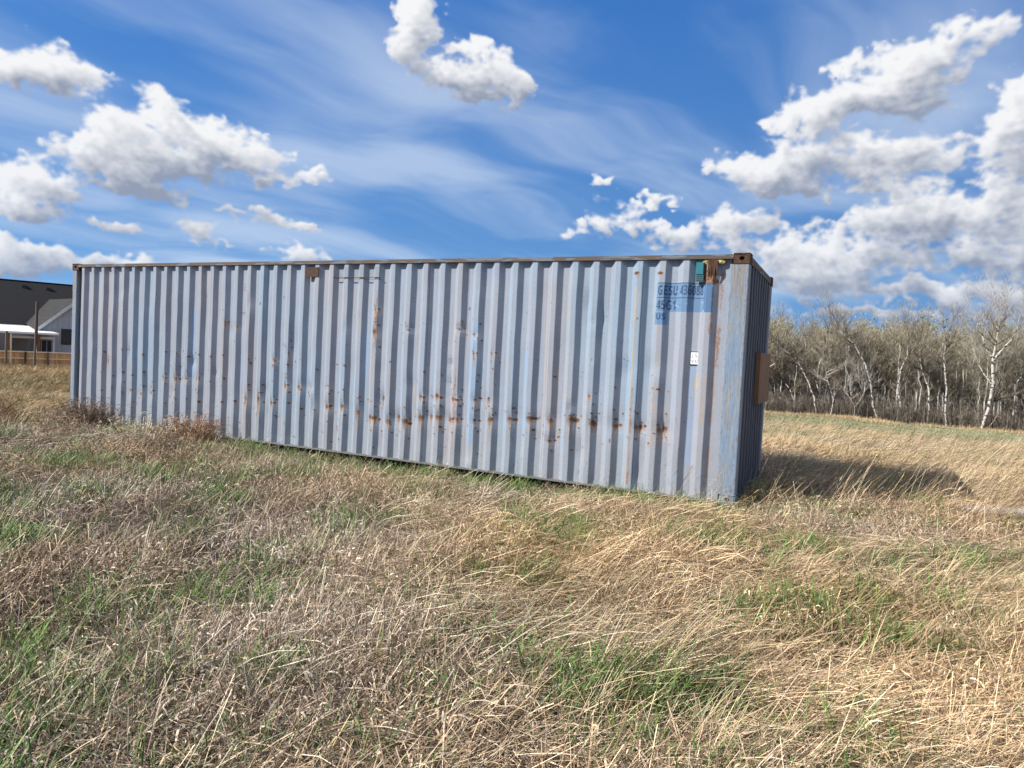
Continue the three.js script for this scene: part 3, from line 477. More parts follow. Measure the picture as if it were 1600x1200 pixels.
const protos = {
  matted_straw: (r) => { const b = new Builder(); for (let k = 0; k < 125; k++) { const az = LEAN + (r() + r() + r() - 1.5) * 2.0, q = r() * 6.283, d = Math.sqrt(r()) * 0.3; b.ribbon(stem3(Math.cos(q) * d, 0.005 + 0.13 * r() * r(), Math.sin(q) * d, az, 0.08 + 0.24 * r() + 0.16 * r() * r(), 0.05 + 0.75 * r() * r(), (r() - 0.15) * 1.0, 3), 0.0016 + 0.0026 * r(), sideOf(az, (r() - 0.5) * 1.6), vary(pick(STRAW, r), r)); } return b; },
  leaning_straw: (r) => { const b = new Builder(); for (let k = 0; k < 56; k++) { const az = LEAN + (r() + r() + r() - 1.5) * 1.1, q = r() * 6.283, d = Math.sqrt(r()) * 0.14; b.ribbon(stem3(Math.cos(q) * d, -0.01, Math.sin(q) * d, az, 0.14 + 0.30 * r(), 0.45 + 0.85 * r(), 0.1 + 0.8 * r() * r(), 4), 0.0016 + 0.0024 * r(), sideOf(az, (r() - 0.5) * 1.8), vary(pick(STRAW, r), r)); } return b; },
  straw_stalk: (r) => {
    const b = new Builder();
    for (let k = 0; k < 9; k++) {
      const az = LEAN + (r() + r() - 1) * 0.9, q = r() * 6.283, d = Math.sqrt(r()) * 0.2, pts = stem3(Math.cos(q) * d, -0.01, Math.sin(q) * d, az, 0.34 + 0.46 * r(), 0.5 + 0.8 * r(), 0.05 + 0.3 * r(), 6), c = vary(pick(STRAW, r), r);
      b.ribbon(pts, 0.0017 + 0.0008 * r(), sideOf(az, (r() - 0.5) * 1.5), c, false);
      if (r() < 0.6) { const e = pts[6], f = pts[5]; for (let j = 0; j < 10; j++) { const t = r(), a2 = az + (r() - 0.5) * 2.2; b.ribbon(stem3(mix(f[0], e[0], t), mix(f[1], e[1], t), mix(f[2], e[2], t), a2, 0.02 + 0.025 * r(), 0.2 + 0.8 * r(), 0.8, 2), 0.0035, sideOf(a2, r()), c); } }
      if (r() < 0.5) { const m = pts[2], a2 = az + (r() - 0.5) * 2.4; b.ribbon(stem3(...m, a2, 0.08 + 0.1 * r(), 0.7, 1.5, 3), 0.0032, sideOf(a2, r() - 0.5), c); }
    }
    return b;
  },
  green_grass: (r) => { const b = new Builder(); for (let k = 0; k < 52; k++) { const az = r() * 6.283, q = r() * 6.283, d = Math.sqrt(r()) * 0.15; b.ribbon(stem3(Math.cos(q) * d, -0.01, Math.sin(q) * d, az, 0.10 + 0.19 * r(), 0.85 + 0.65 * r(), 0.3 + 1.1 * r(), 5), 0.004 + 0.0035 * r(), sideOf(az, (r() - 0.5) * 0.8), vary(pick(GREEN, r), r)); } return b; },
  dead_weed: (r) => {
    const b = new Builder();
    for (let k = 0; k < 80; k++) { const az = r() * 6.283, q = r() * 6.283, d = Math.sqrt(r()) * 0.26; b.ribbon(stem3(Math.cos(q) * d, 0.01 + 0.14 * r(), Math.sin(q) * d, az, 0.022 + 0.05 * r(), (r() - 0.3) * 1.6, 1 + 2.6 * r(), 3), 0.003 + 0.0058 * r(), sideOf(az, (r() - 0.5) * 2.4), vary(pick(FLAKE, r), r)); }
    for (let k = 0; k < 46; k++) { const az = LEAN + (r() - 0.5) * 3.2, q = r() * 6.283, d = Math.sqrt(r()) * 0.26; b.ribbon(stem3(Math.cos(q) * d, 0, Math.sin(q) * d, az, 0.12 + 0.26 * r(), 0.3 + r(), 0.6 * r(), 3), 0.0025, sideOf(az, r() - 0.5), vary(pick(r() < 0.5 ? STRAW : BROWN, r), r), false); }
    return b;
  },
  brown_thatch: (r) => { const b = new Builder(); for (let k = 0; k < 120; k++) { const az = r() * 6.283, q = r() * 6.283, d = Math.sqrt(r()) * 0.28; b.ribbon(stem3(Math.cos(q) * d, 0.005 + 0.06 * r(), Math.sin(q) * d, az, 0.06 + 0.16 * r(), 0.1 + 0.7 * r(), 0.6 * r(), 3), 0.0022 + 0.002 * r(), sideOf(az, (r() - 0.5) * 2), vary(pick(r() < 0.75 ? BROWN : STRAW, r), r), false); } return b; },
  field_grass: (r) => { const b = new Builder(); for (let k = 0; k < 60; k++) { const az = LEAN + (r() - 0.5) * 3.5, q = r() * 6.283, d = Math.sqrt(r()) * 0.42; b.ribbon(stem3(Math.cos(q) * d, -0.02, Math.sin(q) * d, az, 0.12 + 0.26 * r(), 0.6 + 0.8 * r(), 0.3 + 0.8 * r(), 3), 0.007 + 0.006 * r(), sideOf(az, (r() - 0.5)), vary([0.62, 0.62, 0.62], r, 0.4)); } return b; },
};
const bladeMat = std('dry_blades', [1, 1, 1], 0.75, { vertexColors: true });
const greenMat = new THREE.MeshPhysicalMaterial({ vertexColors: true, roughness: 0.6, side: THREE.DoubleSide, transmission: 0.25, thickness: 0 }); greenMat.name = 'green_blades';
const inBox = (x, z, m = 0.02) => x > -m && x < L + m && z < m && z > -WD - m;
// every kind of clump is one object: copies of a few hand-made tufts
function scatter(name, label, category, protoNames, variants, mat, places, seed) {
  const root = thing(name, label, category, [0, 0, 0], 0, null, 'stuff'), r = rng(seed), lots = [];
  for (const pn of [].concat(protoNames)) for (let v = 0; v < variants; v++) lots.push({ pn, g: protos[pn](rng(seed * 31 + v * 7 + pn.length)).geo(false), list: [] });
  for (const p of places) lots[Math.floor(r() * lots.length)].list.push(p);
  const M = new THREE.Matrix4(), Q = new THREE.Quaternion(), UPV = new THREE.Vector3(0, 1, 0), col = new THREE.Color();
  for (const l of lots) {
    if (!l.list.length) continue;
    const m = shadows(new THREE.InstancedMesh(l.g, mat, l.list.length)); m.name = l.pn; m.userData.kind = 'stuff'; root.add(m);
    l.list.forEach((p, k) => { Q.setFromAxisAngle(UPV, p.turn ?? 0); M.compose(new THREE.Vector3(p.x, p.y ?? groundY(p.x, p.z), p.z), Q, new THREE.Vector3(p.s, p.s * (p.h ?? 1), p.s)); m.setMatrixAt(k, M); m.setColorAt(k, col.setRGB(...(p.c ?? [1, 1, 1]))); });
  }
  return root;
}
// candidate places round the camera's place: thick near, thinner far
function places(seed, n, r0, r1, fall, f) {
  const r = rng(seed), out = [];
  for (let k = 0; k < n; k++) {
    const d = Math.pow(mix(Math.pow(r0, fall), Math.pow(r1, fall), r()), 1 / fall), a = (-84 + 124 * r()) * Math.PI / 180, x = CAM.x + Math.sin(a) * d, z = CAM.z - Math.cos(a) * d;
    if (inBox(x, z, 0.07)) continue;
    const p = f(x, z, d, r); if (p) out.push({ x, z, ...p });
  }
  return out;
}
const tone = (r, x, z, k = 0.16) => { const v = 1 + (r() - 0.5) * 2 * k + 0.28 * n2(x * 0.8 + 5, z * 0.8), w = 0.1 * n2(x * 0.5, z * 0.5 + 11); const s = straw(x, z); return [v * (1.02 + w + 0.1 * s), v * (1 + 0.03 * s), v * (1 - w * 1.6 - 0.08 * s)]; };
const greenPatch = (x, z) => n2(x * 0.9 + 40, z * 0.9) + 0.6 * n2(x * 2.3, z * 2.3 + 30);
const bare = (x, z) => 1 - 0.75 * smooth(0.22, 0.5, n2(x * 0.75 + 120, z * 0.75) + 0.4 * n2(x * 1.9, z * 1.9 + 12)) * (1 - straw(x, z));   // worn patches of thatch on the left
const strip = (x, z) => z > -0.05 && z < 0.42 && x > 3.6 && x < 12.5;                                       // trodden edge where the bottom rail shows
const low = (x, z) => 1 - 0.55 * smooth(12.0, 12.6, x) * smooth(17.5, 15.5, x) * smooth(-2.4, -1.0, z) * smooth(2.6, 1.0, z);   // flattened straw beside the container's end
const nearBox = (x, z) => smooth(1.5, 0.2, z) * (x > -0.5 && x < 12.4 && z > -0.1 ? 1 : 0);
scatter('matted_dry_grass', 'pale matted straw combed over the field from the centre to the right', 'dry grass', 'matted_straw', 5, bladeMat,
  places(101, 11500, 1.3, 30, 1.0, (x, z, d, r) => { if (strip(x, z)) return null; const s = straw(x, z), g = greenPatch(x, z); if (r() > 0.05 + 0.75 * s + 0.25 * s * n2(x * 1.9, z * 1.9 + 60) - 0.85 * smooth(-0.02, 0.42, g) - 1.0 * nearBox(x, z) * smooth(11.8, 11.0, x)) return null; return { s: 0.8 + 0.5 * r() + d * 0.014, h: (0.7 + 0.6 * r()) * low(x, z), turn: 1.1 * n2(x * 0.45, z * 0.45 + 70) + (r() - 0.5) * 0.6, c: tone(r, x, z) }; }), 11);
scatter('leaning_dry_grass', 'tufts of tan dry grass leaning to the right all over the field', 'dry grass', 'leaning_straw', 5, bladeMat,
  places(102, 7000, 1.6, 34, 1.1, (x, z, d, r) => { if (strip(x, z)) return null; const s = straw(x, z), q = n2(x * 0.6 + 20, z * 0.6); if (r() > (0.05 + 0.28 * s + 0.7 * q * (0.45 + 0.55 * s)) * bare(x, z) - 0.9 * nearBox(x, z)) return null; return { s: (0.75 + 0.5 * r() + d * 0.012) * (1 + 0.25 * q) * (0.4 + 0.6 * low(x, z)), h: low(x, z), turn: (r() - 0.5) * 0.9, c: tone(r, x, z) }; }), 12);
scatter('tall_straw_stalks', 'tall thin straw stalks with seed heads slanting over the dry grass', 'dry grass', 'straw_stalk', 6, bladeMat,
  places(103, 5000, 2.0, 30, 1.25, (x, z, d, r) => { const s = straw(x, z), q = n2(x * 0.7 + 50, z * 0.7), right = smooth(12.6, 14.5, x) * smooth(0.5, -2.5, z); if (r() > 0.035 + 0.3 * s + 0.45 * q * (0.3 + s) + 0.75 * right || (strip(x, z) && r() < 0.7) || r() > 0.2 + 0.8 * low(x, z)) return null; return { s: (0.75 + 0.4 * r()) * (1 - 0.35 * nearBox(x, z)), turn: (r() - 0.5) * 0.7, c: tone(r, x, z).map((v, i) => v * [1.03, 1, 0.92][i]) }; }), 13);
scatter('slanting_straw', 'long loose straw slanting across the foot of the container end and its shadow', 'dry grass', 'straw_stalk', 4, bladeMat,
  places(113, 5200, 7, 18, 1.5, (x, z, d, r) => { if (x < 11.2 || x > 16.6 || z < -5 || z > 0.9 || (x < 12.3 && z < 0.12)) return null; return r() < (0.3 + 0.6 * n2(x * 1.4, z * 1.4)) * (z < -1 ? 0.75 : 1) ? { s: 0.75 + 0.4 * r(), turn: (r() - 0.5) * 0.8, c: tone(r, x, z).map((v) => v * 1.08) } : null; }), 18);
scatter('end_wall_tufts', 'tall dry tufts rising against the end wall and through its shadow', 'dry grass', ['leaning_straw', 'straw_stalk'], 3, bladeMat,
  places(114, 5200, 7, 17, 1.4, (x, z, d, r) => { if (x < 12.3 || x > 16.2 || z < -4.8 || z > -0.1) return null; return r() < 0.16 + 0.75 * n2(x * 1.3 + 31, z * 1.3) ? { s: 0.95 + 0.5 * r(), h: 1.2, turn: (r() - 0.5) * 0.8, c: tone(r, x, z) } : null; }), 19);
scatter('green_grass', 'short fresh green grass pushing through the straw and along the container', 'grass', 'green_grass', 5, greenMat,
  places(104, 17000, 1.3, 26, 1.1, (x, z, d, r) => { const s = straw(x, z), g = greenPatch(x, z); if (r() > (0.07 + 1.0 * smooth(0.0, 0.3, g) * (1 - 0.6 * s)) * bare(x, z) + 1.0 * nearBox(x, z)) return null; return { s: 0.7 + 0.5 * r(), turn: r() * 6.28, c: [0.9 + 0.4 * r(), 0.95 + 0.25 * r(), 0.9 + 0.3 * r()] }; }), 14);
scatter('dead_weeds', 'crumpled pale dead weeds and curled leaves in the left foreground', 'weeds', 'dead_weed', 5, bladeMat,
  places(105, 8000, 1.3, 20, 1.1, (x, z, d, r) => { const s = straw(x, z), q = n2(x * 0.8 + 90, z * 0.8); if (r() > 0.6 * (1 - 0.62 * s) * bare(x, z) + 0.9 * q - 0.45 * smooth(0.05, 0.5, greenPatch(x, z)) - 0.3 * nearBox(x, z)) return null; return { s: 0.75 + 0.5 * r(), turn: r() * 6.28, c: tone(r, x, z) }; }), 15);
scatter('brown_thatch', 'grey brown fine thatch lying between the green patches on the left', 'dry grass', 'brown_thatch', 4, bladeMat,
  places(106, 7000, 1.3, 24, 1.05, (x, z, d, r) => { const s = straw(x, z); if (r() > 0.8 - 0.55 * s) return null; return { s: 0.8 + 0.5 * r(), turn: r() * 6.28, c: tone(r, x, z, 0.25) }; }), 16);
scatter('far_field_grass', 'short tan and grey green grass of the field reaching to the wood and the fence', 'grass', 'field_grass', 5, bladeMat,
  places(107, 34000, 15, 72, 1.3, (x, z, d, r) => {
    const band = smooth(46, 54, d), tan = smooth(0.1, 0.5, 0.5 * n2(x * 0.16, z * 0.16) + 0.35 * n2(x * 0.5, z * 0.5) + 0.75 * (1 - smooth(14, 22, d)) + 0.6 * band - 0.12), left = x < 0 ? 1 : 0, t = clamp(tan + left * 0.5 * smooth(62, 50, d)), v = 0.85 + 0.35 * r();
    return { s: 0.8 + 0.5 * r(), h: mix(0.42, 1.1, t) * (0.7 + 0.5 * r()), turn: (r() - 0.5) * 1.2, c: [mix(0.38, 0.68, t) * v, mix(0.385, 0.50, t) * v, mix(0.215, 0.285, t) * v] };
  }), 17);

// ---------------------------------------------------------------- dry bushes by the container's far end
function bushGeo(seed, R, Hh, n, cols) {
  const b = new Builder(), r = rng(seed);
  for (let k = 0; k < n; k++) {
    const az = r() * 6.283, d = Math.sqrt(r()) * R * 0.35; let pts = stem3(Math.cos(az) * d, 0, -Math.sin(az) * d, az + (r() - 0.5), Hh * (0.7 + 0.5 * r()), 0.5 + 1.0 * r(), 0.5 * r(), 4); const c = vary(pick(cols, r), r, 0.3);
    b.ribbon(pts, 0.006, sideOf(az, r()), c, false);
    for (let j = 0; j < 9; j++) { const m = pts[1 + Math.floor(r() * 4)], a2 = r() * 6.283; pts = pts; b.ribbon(stem3(...m, a2, (0.12 + 0.16 * r()) * Hh, 1.4 * r() - 0.2, r() * 1.5, 3), 0.005, sideOf(a2, r()), vary(pick(cols, r), r, 0.3), false); if (j < 5) b.ribbon(stem3(m[0] + (r() - 0.5) * 0.1, m[1] + (r() - 0.4) * 0.12, m[2] + (r() - 0.5) * 0.1, a2, 0.03 + 0.03 * r(), r() - 0.2, 2, 2), 0.012, sideOf(a2, r() * 2), vary(pick(cols, r), r, 0.3)); }
  }
  return b.geo(false);
}
const bushCols = [[0.16, 0.10, 0.065], [0.22, 0.14, 0.09], [0.12, 0.08, 0.06], [0.28, 0.2, 0.13]];
for (const [x, z, s, R, Hh, n, name, label, cols] of [
  [1.5, 0.7, 3, 0.6, 0.5, 300, 'dry_bush', 'dark brown rounded dead bush against the far left end of the container', bushCols],
  [4.0, 0.6, 4, 0.5, 0.46, 260, 'dry_bush', 'reddish brown dead bush against the container where its bottom rail starts to show', bushCols.map((c) => [c[0] * 1.9, c[1] * 1.75, c[2] * 1.6])],
  [-1.4, 0.6, 5, 0.6, 0.55, 200, 'dry_bush', 'low brown dead bush just left of the container door corner', bushCols.map((c) => [c[0] * 1.2, c[1] * 1.1, c[2]])],
  [4.35, 1.75, 6, 0.34, 0.52, 130, 'grass_tussock', 'upright tan grass tussock in front of the reddish brown bush', STRAW],
  [2.3, 1.6, 9, 0.3, 0.4, 110, 'dry_bush', 'small pale dry bush between the two brown bushes by the container', STRAW.map((c) => [c[0] * 0.8, c[1] * 0.72, c[2] * 0.68])]]) {
  const t = thing(name, label, name === 'dry_bush' ? 'bush' : 'grass tuft', [x, groundY(x, z) - 0.02, z]);
  part('twigs', bushGeo(s, R, Hh, n, cols), bladeMat, t);
}

// ---------------------------------------------------------------- pale stones and a bleached log
{
  const logTex = noiseTex(256, 64, (u, v) => { const a = 0.5 + fbm2(u * 8, v * 26, 4); return [mix(0.28, 0.5, a), mix(0.26, 0.47, a), mix(0.24, 0.43, a)]; });
  const b = new Builder(), pts = [], rad = []; const r = rng(21);
  for (let k = 0; k <= 14; k++) { const f = k / 14; pts.push([(f - 0.5) * 2.1, 0.055 + 0.02 * Math.sin(f * 5), 0.05 * Math.sin(f * 4 + 1)]); rad.push((0.062 + 0.02 * f) * (k === 0 ? 0.35 : 1) * (0.92 + 0.16 * r())); }
  b.tube(pts, rad, 10, [1, 1, 1], 0.8);
  const t = thing('bleached_log', 'pale grey bleached log lying in the straw at the right edge', 'log', [15.55, groundY(15.55, -1.55) + 0.06, -1.55], 0.16);
  part('trunk', b.geo(true), std('bleached_wood', [1, 1, 1], 0.9, { map: logTex }), t);
  const stone = (s, sx, sy, sz) => { const g = new THREE.IcosahedronGeometry(1, 3), p = g.attributes.position; for (let i = 0; i < p.count; i++) { const k = 1 + 0.28 * n3(p.getX(i) * 1.4 + s, p.getY(i) * 1.4, p.getZ(i) * 1.4) + 0.06 * n3(p.getX(i) * 6, p.getY(i) * 6 + s, p.getZ(i) * 6); p.setXYZ(i, p.getX(i) * k * sx, p.getY(i) * k * sy, p.getZ(i) * k * sz); } g.computeVertexNormals(); return g; };
  const sm = std('pale_stone', [1, 1, 1], 0.95, { map: logTex });
  for (const [x, z, s, w, label] of [[3.1, 1.25, 2, 0.16, 'flat pale stone in the weeds in front of the far bushes'], [2.75, 1.4, 7, 0.1, 'small pale stone just left of the flat stone by the bushes']]) { const q = shadows(new THREE.Mesh(stone(s, w, w * 0.4, w * 0.7), sm)); q.name = numbered('stone'); q.position.set(x, groundY(x, z) + 0.05, z); scene.add(q); tag(q, label, 'stone'); }
}

// ---------------------------------------------------------------- the aspen wood
const barkTex = noiseTex(64, 512, (u, v) => {
  const band = n3(v * 26, Math.cos(u * 6.283) * 0.55, Math.sin(u * 6.283) * 0.55), fine = n3(v * 90, Math.cos(u * 6.283) * 1.2, Math.sin(u * 6.283) * 1.2 + 4), k = smooth(0.16, 0.34, band + 0.35 * fine);
  return [mix(0.50, 0.045, k), mix(0.485, 0.04, k), mix(0.45, 0.035, k)];
}, [1, 0.35]);
const bark = std('aspen_bark', [1, 1, 1], 0.85, { map: barkTex }), darkBark = std('dark_bark', [0.045, 0.038, 0.032], 0.95), limbMat = std('grey_limbs', [1, 1, 1], 0.9, { vertexColors: true }), twigMat = std('fine_twigs', [1, 1, 1], 0.95, { vertexColors: true });
function limb(b, tw, p, dir, len, rad, r, col, twigCol, depth, droop = 0) {
  const pts = [p], rr = [rad], n = 4, d = dir.clone(); let q = p;
  for (let k = 0; k < n; k++) {
    d.x += (r() - 0.5) * 0.55; d.z += (r() - 0.5) * 0.55; d.y += (r() - 0.42) * 0.4 - droop; d.normalize();
    q = [q[0] + d.x * len / n, q[1] + d.y * len / n, q[2] + d.z * len / n]; pts.push(q); rr.push(rad * (1 - 0.8 * (k + 1) / n));
    if (depth > 0) { const m = depth === 2 ? 2 : 3; for (let j = 0; j < m; j++) { const e = new THREE.Vector3(d.x + (r() - 0.5) * 1.7, d.y + (r() - 0.25) * 1.1, d.z + (r() - 0.5) * 1.7).normalize(); limb(b, tw, q, e, len * (0.35 + 0.3 * r()), Math.max(0.006, rad * (0.5 - 0.08 * k)), r, col, twigCol, depth - 1); } }
  }
  if (depth === 0) tw.ribbon(pts.filter((_, k) => k % 2 === 0), Math.max(0.012, rad * 1.6), new THREE.Vector3(r() - 0.5, (r() - 0.5) * 0.4, r() - 0.5).normalize().toArray(), vary(twigCol, r, 0.3), true);
  else b.tube(pts, rr, depth > 1 ? 5 : 3, vary(col, r, 0.2));
}
function aspen(pts, o) {                               // pts: [across, height, radius] from the foot; limbs from o.from upwards
  const r = rng(o.seed), tr = new Builder(), br = new Builder(), tw = new Builder(), P = [], R = [];
  for (let k = 0; k < pts.length - 1; k++) for (let j = 0; j < 4; j++) { const f = j / 4; P.push([mix(pts[k][0], pts[k + 1][0], f) + (r() - 0.5) * 0.05, mix(pts[k][1], pts[k + 1][1], f), (r() - 0.5) * 0.06]); R.push(mix(pts[k][2], pts[k + 1][2], f)); }
  const e = pts[pts.length - 1]; P.push([e[0], e[1], 0]); R.push(e[2]);
  tr.tube(P, R, 7, [1, 1, 1], 1);
  const top = e[1], col = o.limb ?? [0.10, 0.085, 0.07], tc = o.twig ?? [0.35, 0.305, 0.235];
  for (const f of o.forks ?? []) { tr.tube(f.map((q) => [q[0], q[1], q[3] ?? 0]), f.map((q) => q[2]), 6, [1, 1, 1], 1); const q = f[f.length - 1]; for (let k = 0; k < 5; k++) limb(br, tw, [q[0], q[1], q[3] ?? 0], new THREE.Vector3(r() - 0.5, 0.7, r() - 0.5).normalize(), 1.3 + r(), q[2] * 0.7, r, o.forkLimb ?? col, tc, 2); }
  for (let k = 0; k < o.n; k++) {
    const h = mix(o.from ?? 0.3, 1, Math.pow((k + r()) / o.n, 0.8)), at = P[Math.min(P.length - 1, Math.floor(h * (P.length - 1)))], a = r() * 6.283, up = 0.15 + 0.9 * h * r();
    limb(br, tw, at, new THREE.Vector3(Math.cos(a), up + 0.2, Math.sin(a)).normalize(), (o.reach ?? 1.7) * (0.55 + 0.6 * r()) * (1.15 - 0.35 * h), 0.05 * (1.1 - 0.5 * h), r, col, tc, 2);
  }
  for (let k = 0; k < 4; k++) limb(br, tw, P[P.length - 1], new THREE.Vector3((r() - 0.5) * 0.9 + (o.tipLean ?? 0), 1, (r() - 0.5) * 0.9).normalize(), (o.crown ?? 1.8) * (0.7 + 0.5 * r()), e[2] * 0.8, r, o.forkLimb ?? col, tc, 2);
  return { tr, br, tw, top };
}
const RIGHT = new THREE.Vector3(0.9, 0, -0.436);
function placeTree(az, dist, label, pts, o) {
  const x = CAM.x + Math.sin(az * Math.PI / 180) * dist, z = CAM.z - Math.cos(az * Math.PI / 180) * dist, t = thing('aspen_tree', label, 'tree', [x, groundY(x, z) - 0.05, z], o.turn ?? 0, 'aspens along the edge of the wood');
  const g = aspen(pts.map(([u, h, w]) => [u, h * 0.9, w * 0.55]), { ...o, forks: o.forks?.map((f) => f.map(([u, h, w]) => [u, h * 0.9, w * 0.85])) });
  part('trunk', g.tr.geo(true), o.dark ? darkBark : bark, t);
  part('branches', g.br.geo(true), limbMat, t);
  part('crown', g.tw.geo(false), twigMat, t);
}
const WHITE = [0.42, 0.4, 0.37];
placeTree(-9.6, 58, 'white aspen beside the right edge of the container with a slightly bowed trunk', [[0, 0, 0.1], [-0.05, 1, 0.09], [0.25, 2.1, 0.08], [0.1, 3.4, 0.065], [0.2, 4.6, 0.04]], { seed: 1, n: 9, from: 0.35 });
placeTree(-9.1, 57.2, 'black crooked tree right of the container edge bending left', [[0, 0, 0.16], [-0.2, 1.0, 0.15], [-0.65, 1.7, 0.11], [-0.9, 2.6, 0.08], [-0.8, 4.0, 0.04]], { seed: 2, n: 8, from: 0.4, dark: true, limb: [0.05, 0.043, 0.036] });
placeTree(-7.85, 59.5, 'thin pale aspen left of the wide forked tree', [[0, 0, 0.07], [0.15, 1.2, 0.065], [0.4, 2.6, 0.055], [0.35, 4.2, 0.035]], { seed: 3, n: 9, from: 0.4 });
placeTree(-7.1, 57.5, 'pale forked tree spreading into a wide V left in the wood', [[0, 0, 0.12], [0.12, 1.7, 0.1], [0.36, 3.2, 0.08], [0.35, 4.4, 0.06], [0.0, 6.0, 0.03]], { seed: 4, n: 11, from: 0.5, limb: [0.2, 0.18, 0.155], forks: [[[0.33, 3.1, 0.07], [-0.4, 4.0, 0.05], [-1.0, 4.9, 0.035]], [[0.36, 3.2, 0.07], [1.0, 3.8, 0.05], [1.6, 4.3, 0.03]]] });
placeTree(-3.75, 58.6, 'short white aspen leaning far left between bare brush', [[0, 0, 0.08], [-0.2, 1.1, 0.085], [-0.6, 2.2, 0.075], [-1.3, 3.2, 0.05], [-1.45, 3.8, 0.03]], { seed: 5, n: 10, from: 0.45 });
placeTree(-2.35, 57.6, 'aspen with a long black upper trunk arching far to the left', [[0, 0, 0.1], [-0.25, 1.5, 0.1], [-0.7, 2.8, 0.09], [-1.6, 4.6, 0.075], [-2.6, 5.5, 0.06], [-3.9, 6.2, 0.03]], { seed: 6, n: 15, from: 0.4, limb: [0.05, 0.043, 0.036], tipLean: -0.8 });
placeTree(-2.0, 58.3, 'tall white aspen kinked to the right above its middle', [[0, 0, 0.11], [-0.1, 1.4, 0.11], [-0.55, 3.0, 0.095], [-0.4, 4.5, 0.08], [-0.05, 5.8, 0.06], [0.0, 7.0, 0.03]], { seed: 7, n: 14, from: 0.4 });
placeTree(-1.45, 57, 'short white snag beside the kinked aspen', [[0, 0, 0.12], [0.1, 0.8, 0.085], [0.15, 1.5, 0.06], [-0.3, 3.0, 0.05], [-0.5, 3.9, 0.025]], { seed: 8, n: 7, from: 0.5, limb: WHITE });
placeTree(0.15, 57, 'little white sapling in a Y shape at the grass edge', [[0, 0, 0.05], [0.0, 1.1, 0.045], [-0.3, 1.7, 0.03], [-0.4, 2.5, 0.02]], { seed: 9, n: 4, from: 0.6, reach: 0.8, crown: 0.8, limb: WHITE, twig: WHITE, forks: [[[0, 1.1, 0.035], [0.3, 1.6, 0.025], [0.5, 2.2, 0.015]]] });
placeTree(1.75, 57.6, 'bright white aspen leaning strongly left in the middle of the wood', [[0, 0, 0.12], [-0.45, 1.45, 0.12], [-0.65, 2.9, 0.11], [-1.1, 4.6, 0.1], [-1.9, 6.2, 0.075], [-3.0, 7.3, 0.03]], { seed: 10, n: 16, from: 0.5, tipLean: -0.6, limb: [0.07, 0.06, 0.05] });
placeTree(3.2, 58, 'white aspen with an S shaped trunk right of the leaning one', [[0, 0, 0.1], [-0.15, 1.6, 0.12], [-0.4, 2.7, 0.12], [-0.3, 4.4, 0.1], [0.05, 5.5, 0.06], [0.0, 6.4, 0.03]], { seed: 11, n: 14, from: 0.55 });
placeTree(4.75, 57.8, 'white aspen with a straight banded trunk and dark top', [[0, 0, 0.09], [0.05, 1.5, 0.11], [-0.05, 2.9, 0.11], [-0.45, 4.2, 0.095], [-0.7, 5.0, 0.07], [-0.8, 6.6, 0.03]], { seed: 12, n: 15, from: 0.55, limb: [0.07, 0.06, 0.05] });
placeTree(5.95, 57.4, 'slim white aspen left of the largest tree', [[0, 0, 0.1], [-0.2, 1.6, 0.11], [-0.2, 3.1, 0.1], [-0.4, 4.6, 0.09], [-0.5, 5.6, 0.06], [-0.4, 6.6, 0.03]], { seed: 13, n: 15, from: 0.5, limb: [0.07, 0.06, 0.05] });
placeTree(7.9, 56.6, 'largest white aspen with a thick forked trunk and pale crown', [[0, 0, 0.17], [0.3, 1.7, 0.18], [0.5, 3.6, 0.18], [0.35, 5.0, 0.16], [0.42, 6.1, 0.12], [0.5, 7.2, 0.06], [0.6, 8.0, 0.03]], { seed: 14, n: 12, from: 0.45, reach: 2.2, limb: [0.16, 0.145, 0.125], twig: [0.4, 0.36, 0.32], forkLimb: WHITE, crown: 2.2, forks: [[[0.38, 5.4, 0.1], [-0.1, 6.2, 0.08], [-0.3, 7.0, 0.05], [-0.6, 7.7, 0.03]], [[0.4, 5.3, 0.1], [1.0, 6.4, 0.08], [1.4, 7.0, 0.05], [1.6, 7.8, 0.03]], [[0.5, 3.4, 0.07], [-0.1, 4.3, 0.05], [-0.4, 4.9, 0.03]]] });  // twigs coloured paler to carry the sunlight on this crown
placeTree(8.6, 57.2, 'black dead trunk with a level branch behind the largest aspen', [[0, 0, 0.14], [-0.2, 1.5, 0.13], [-0.1, 2.6, 0.1], [0.2, 4.0, 0.05]], { seed: 15, n: 6, from: 0.5, dark: true, limb: [0.05, 0.043, 0.036], forks: [[[-0.15, 2.3, 0.07], [0.7, 2.8, 0.05], [2.0, 3.2, 0.03]]] });
placeTree(9.9, 59, 'thin pale aspen at the right edge of the wood behind the black trunk', [[0, 0, 0.08], [0.2, 2.0, 0.075], [0.5, 4.2, 0.06], [0.7, 6.4, 0.03]], { seed: 16, n: 12, from: 0.4 });
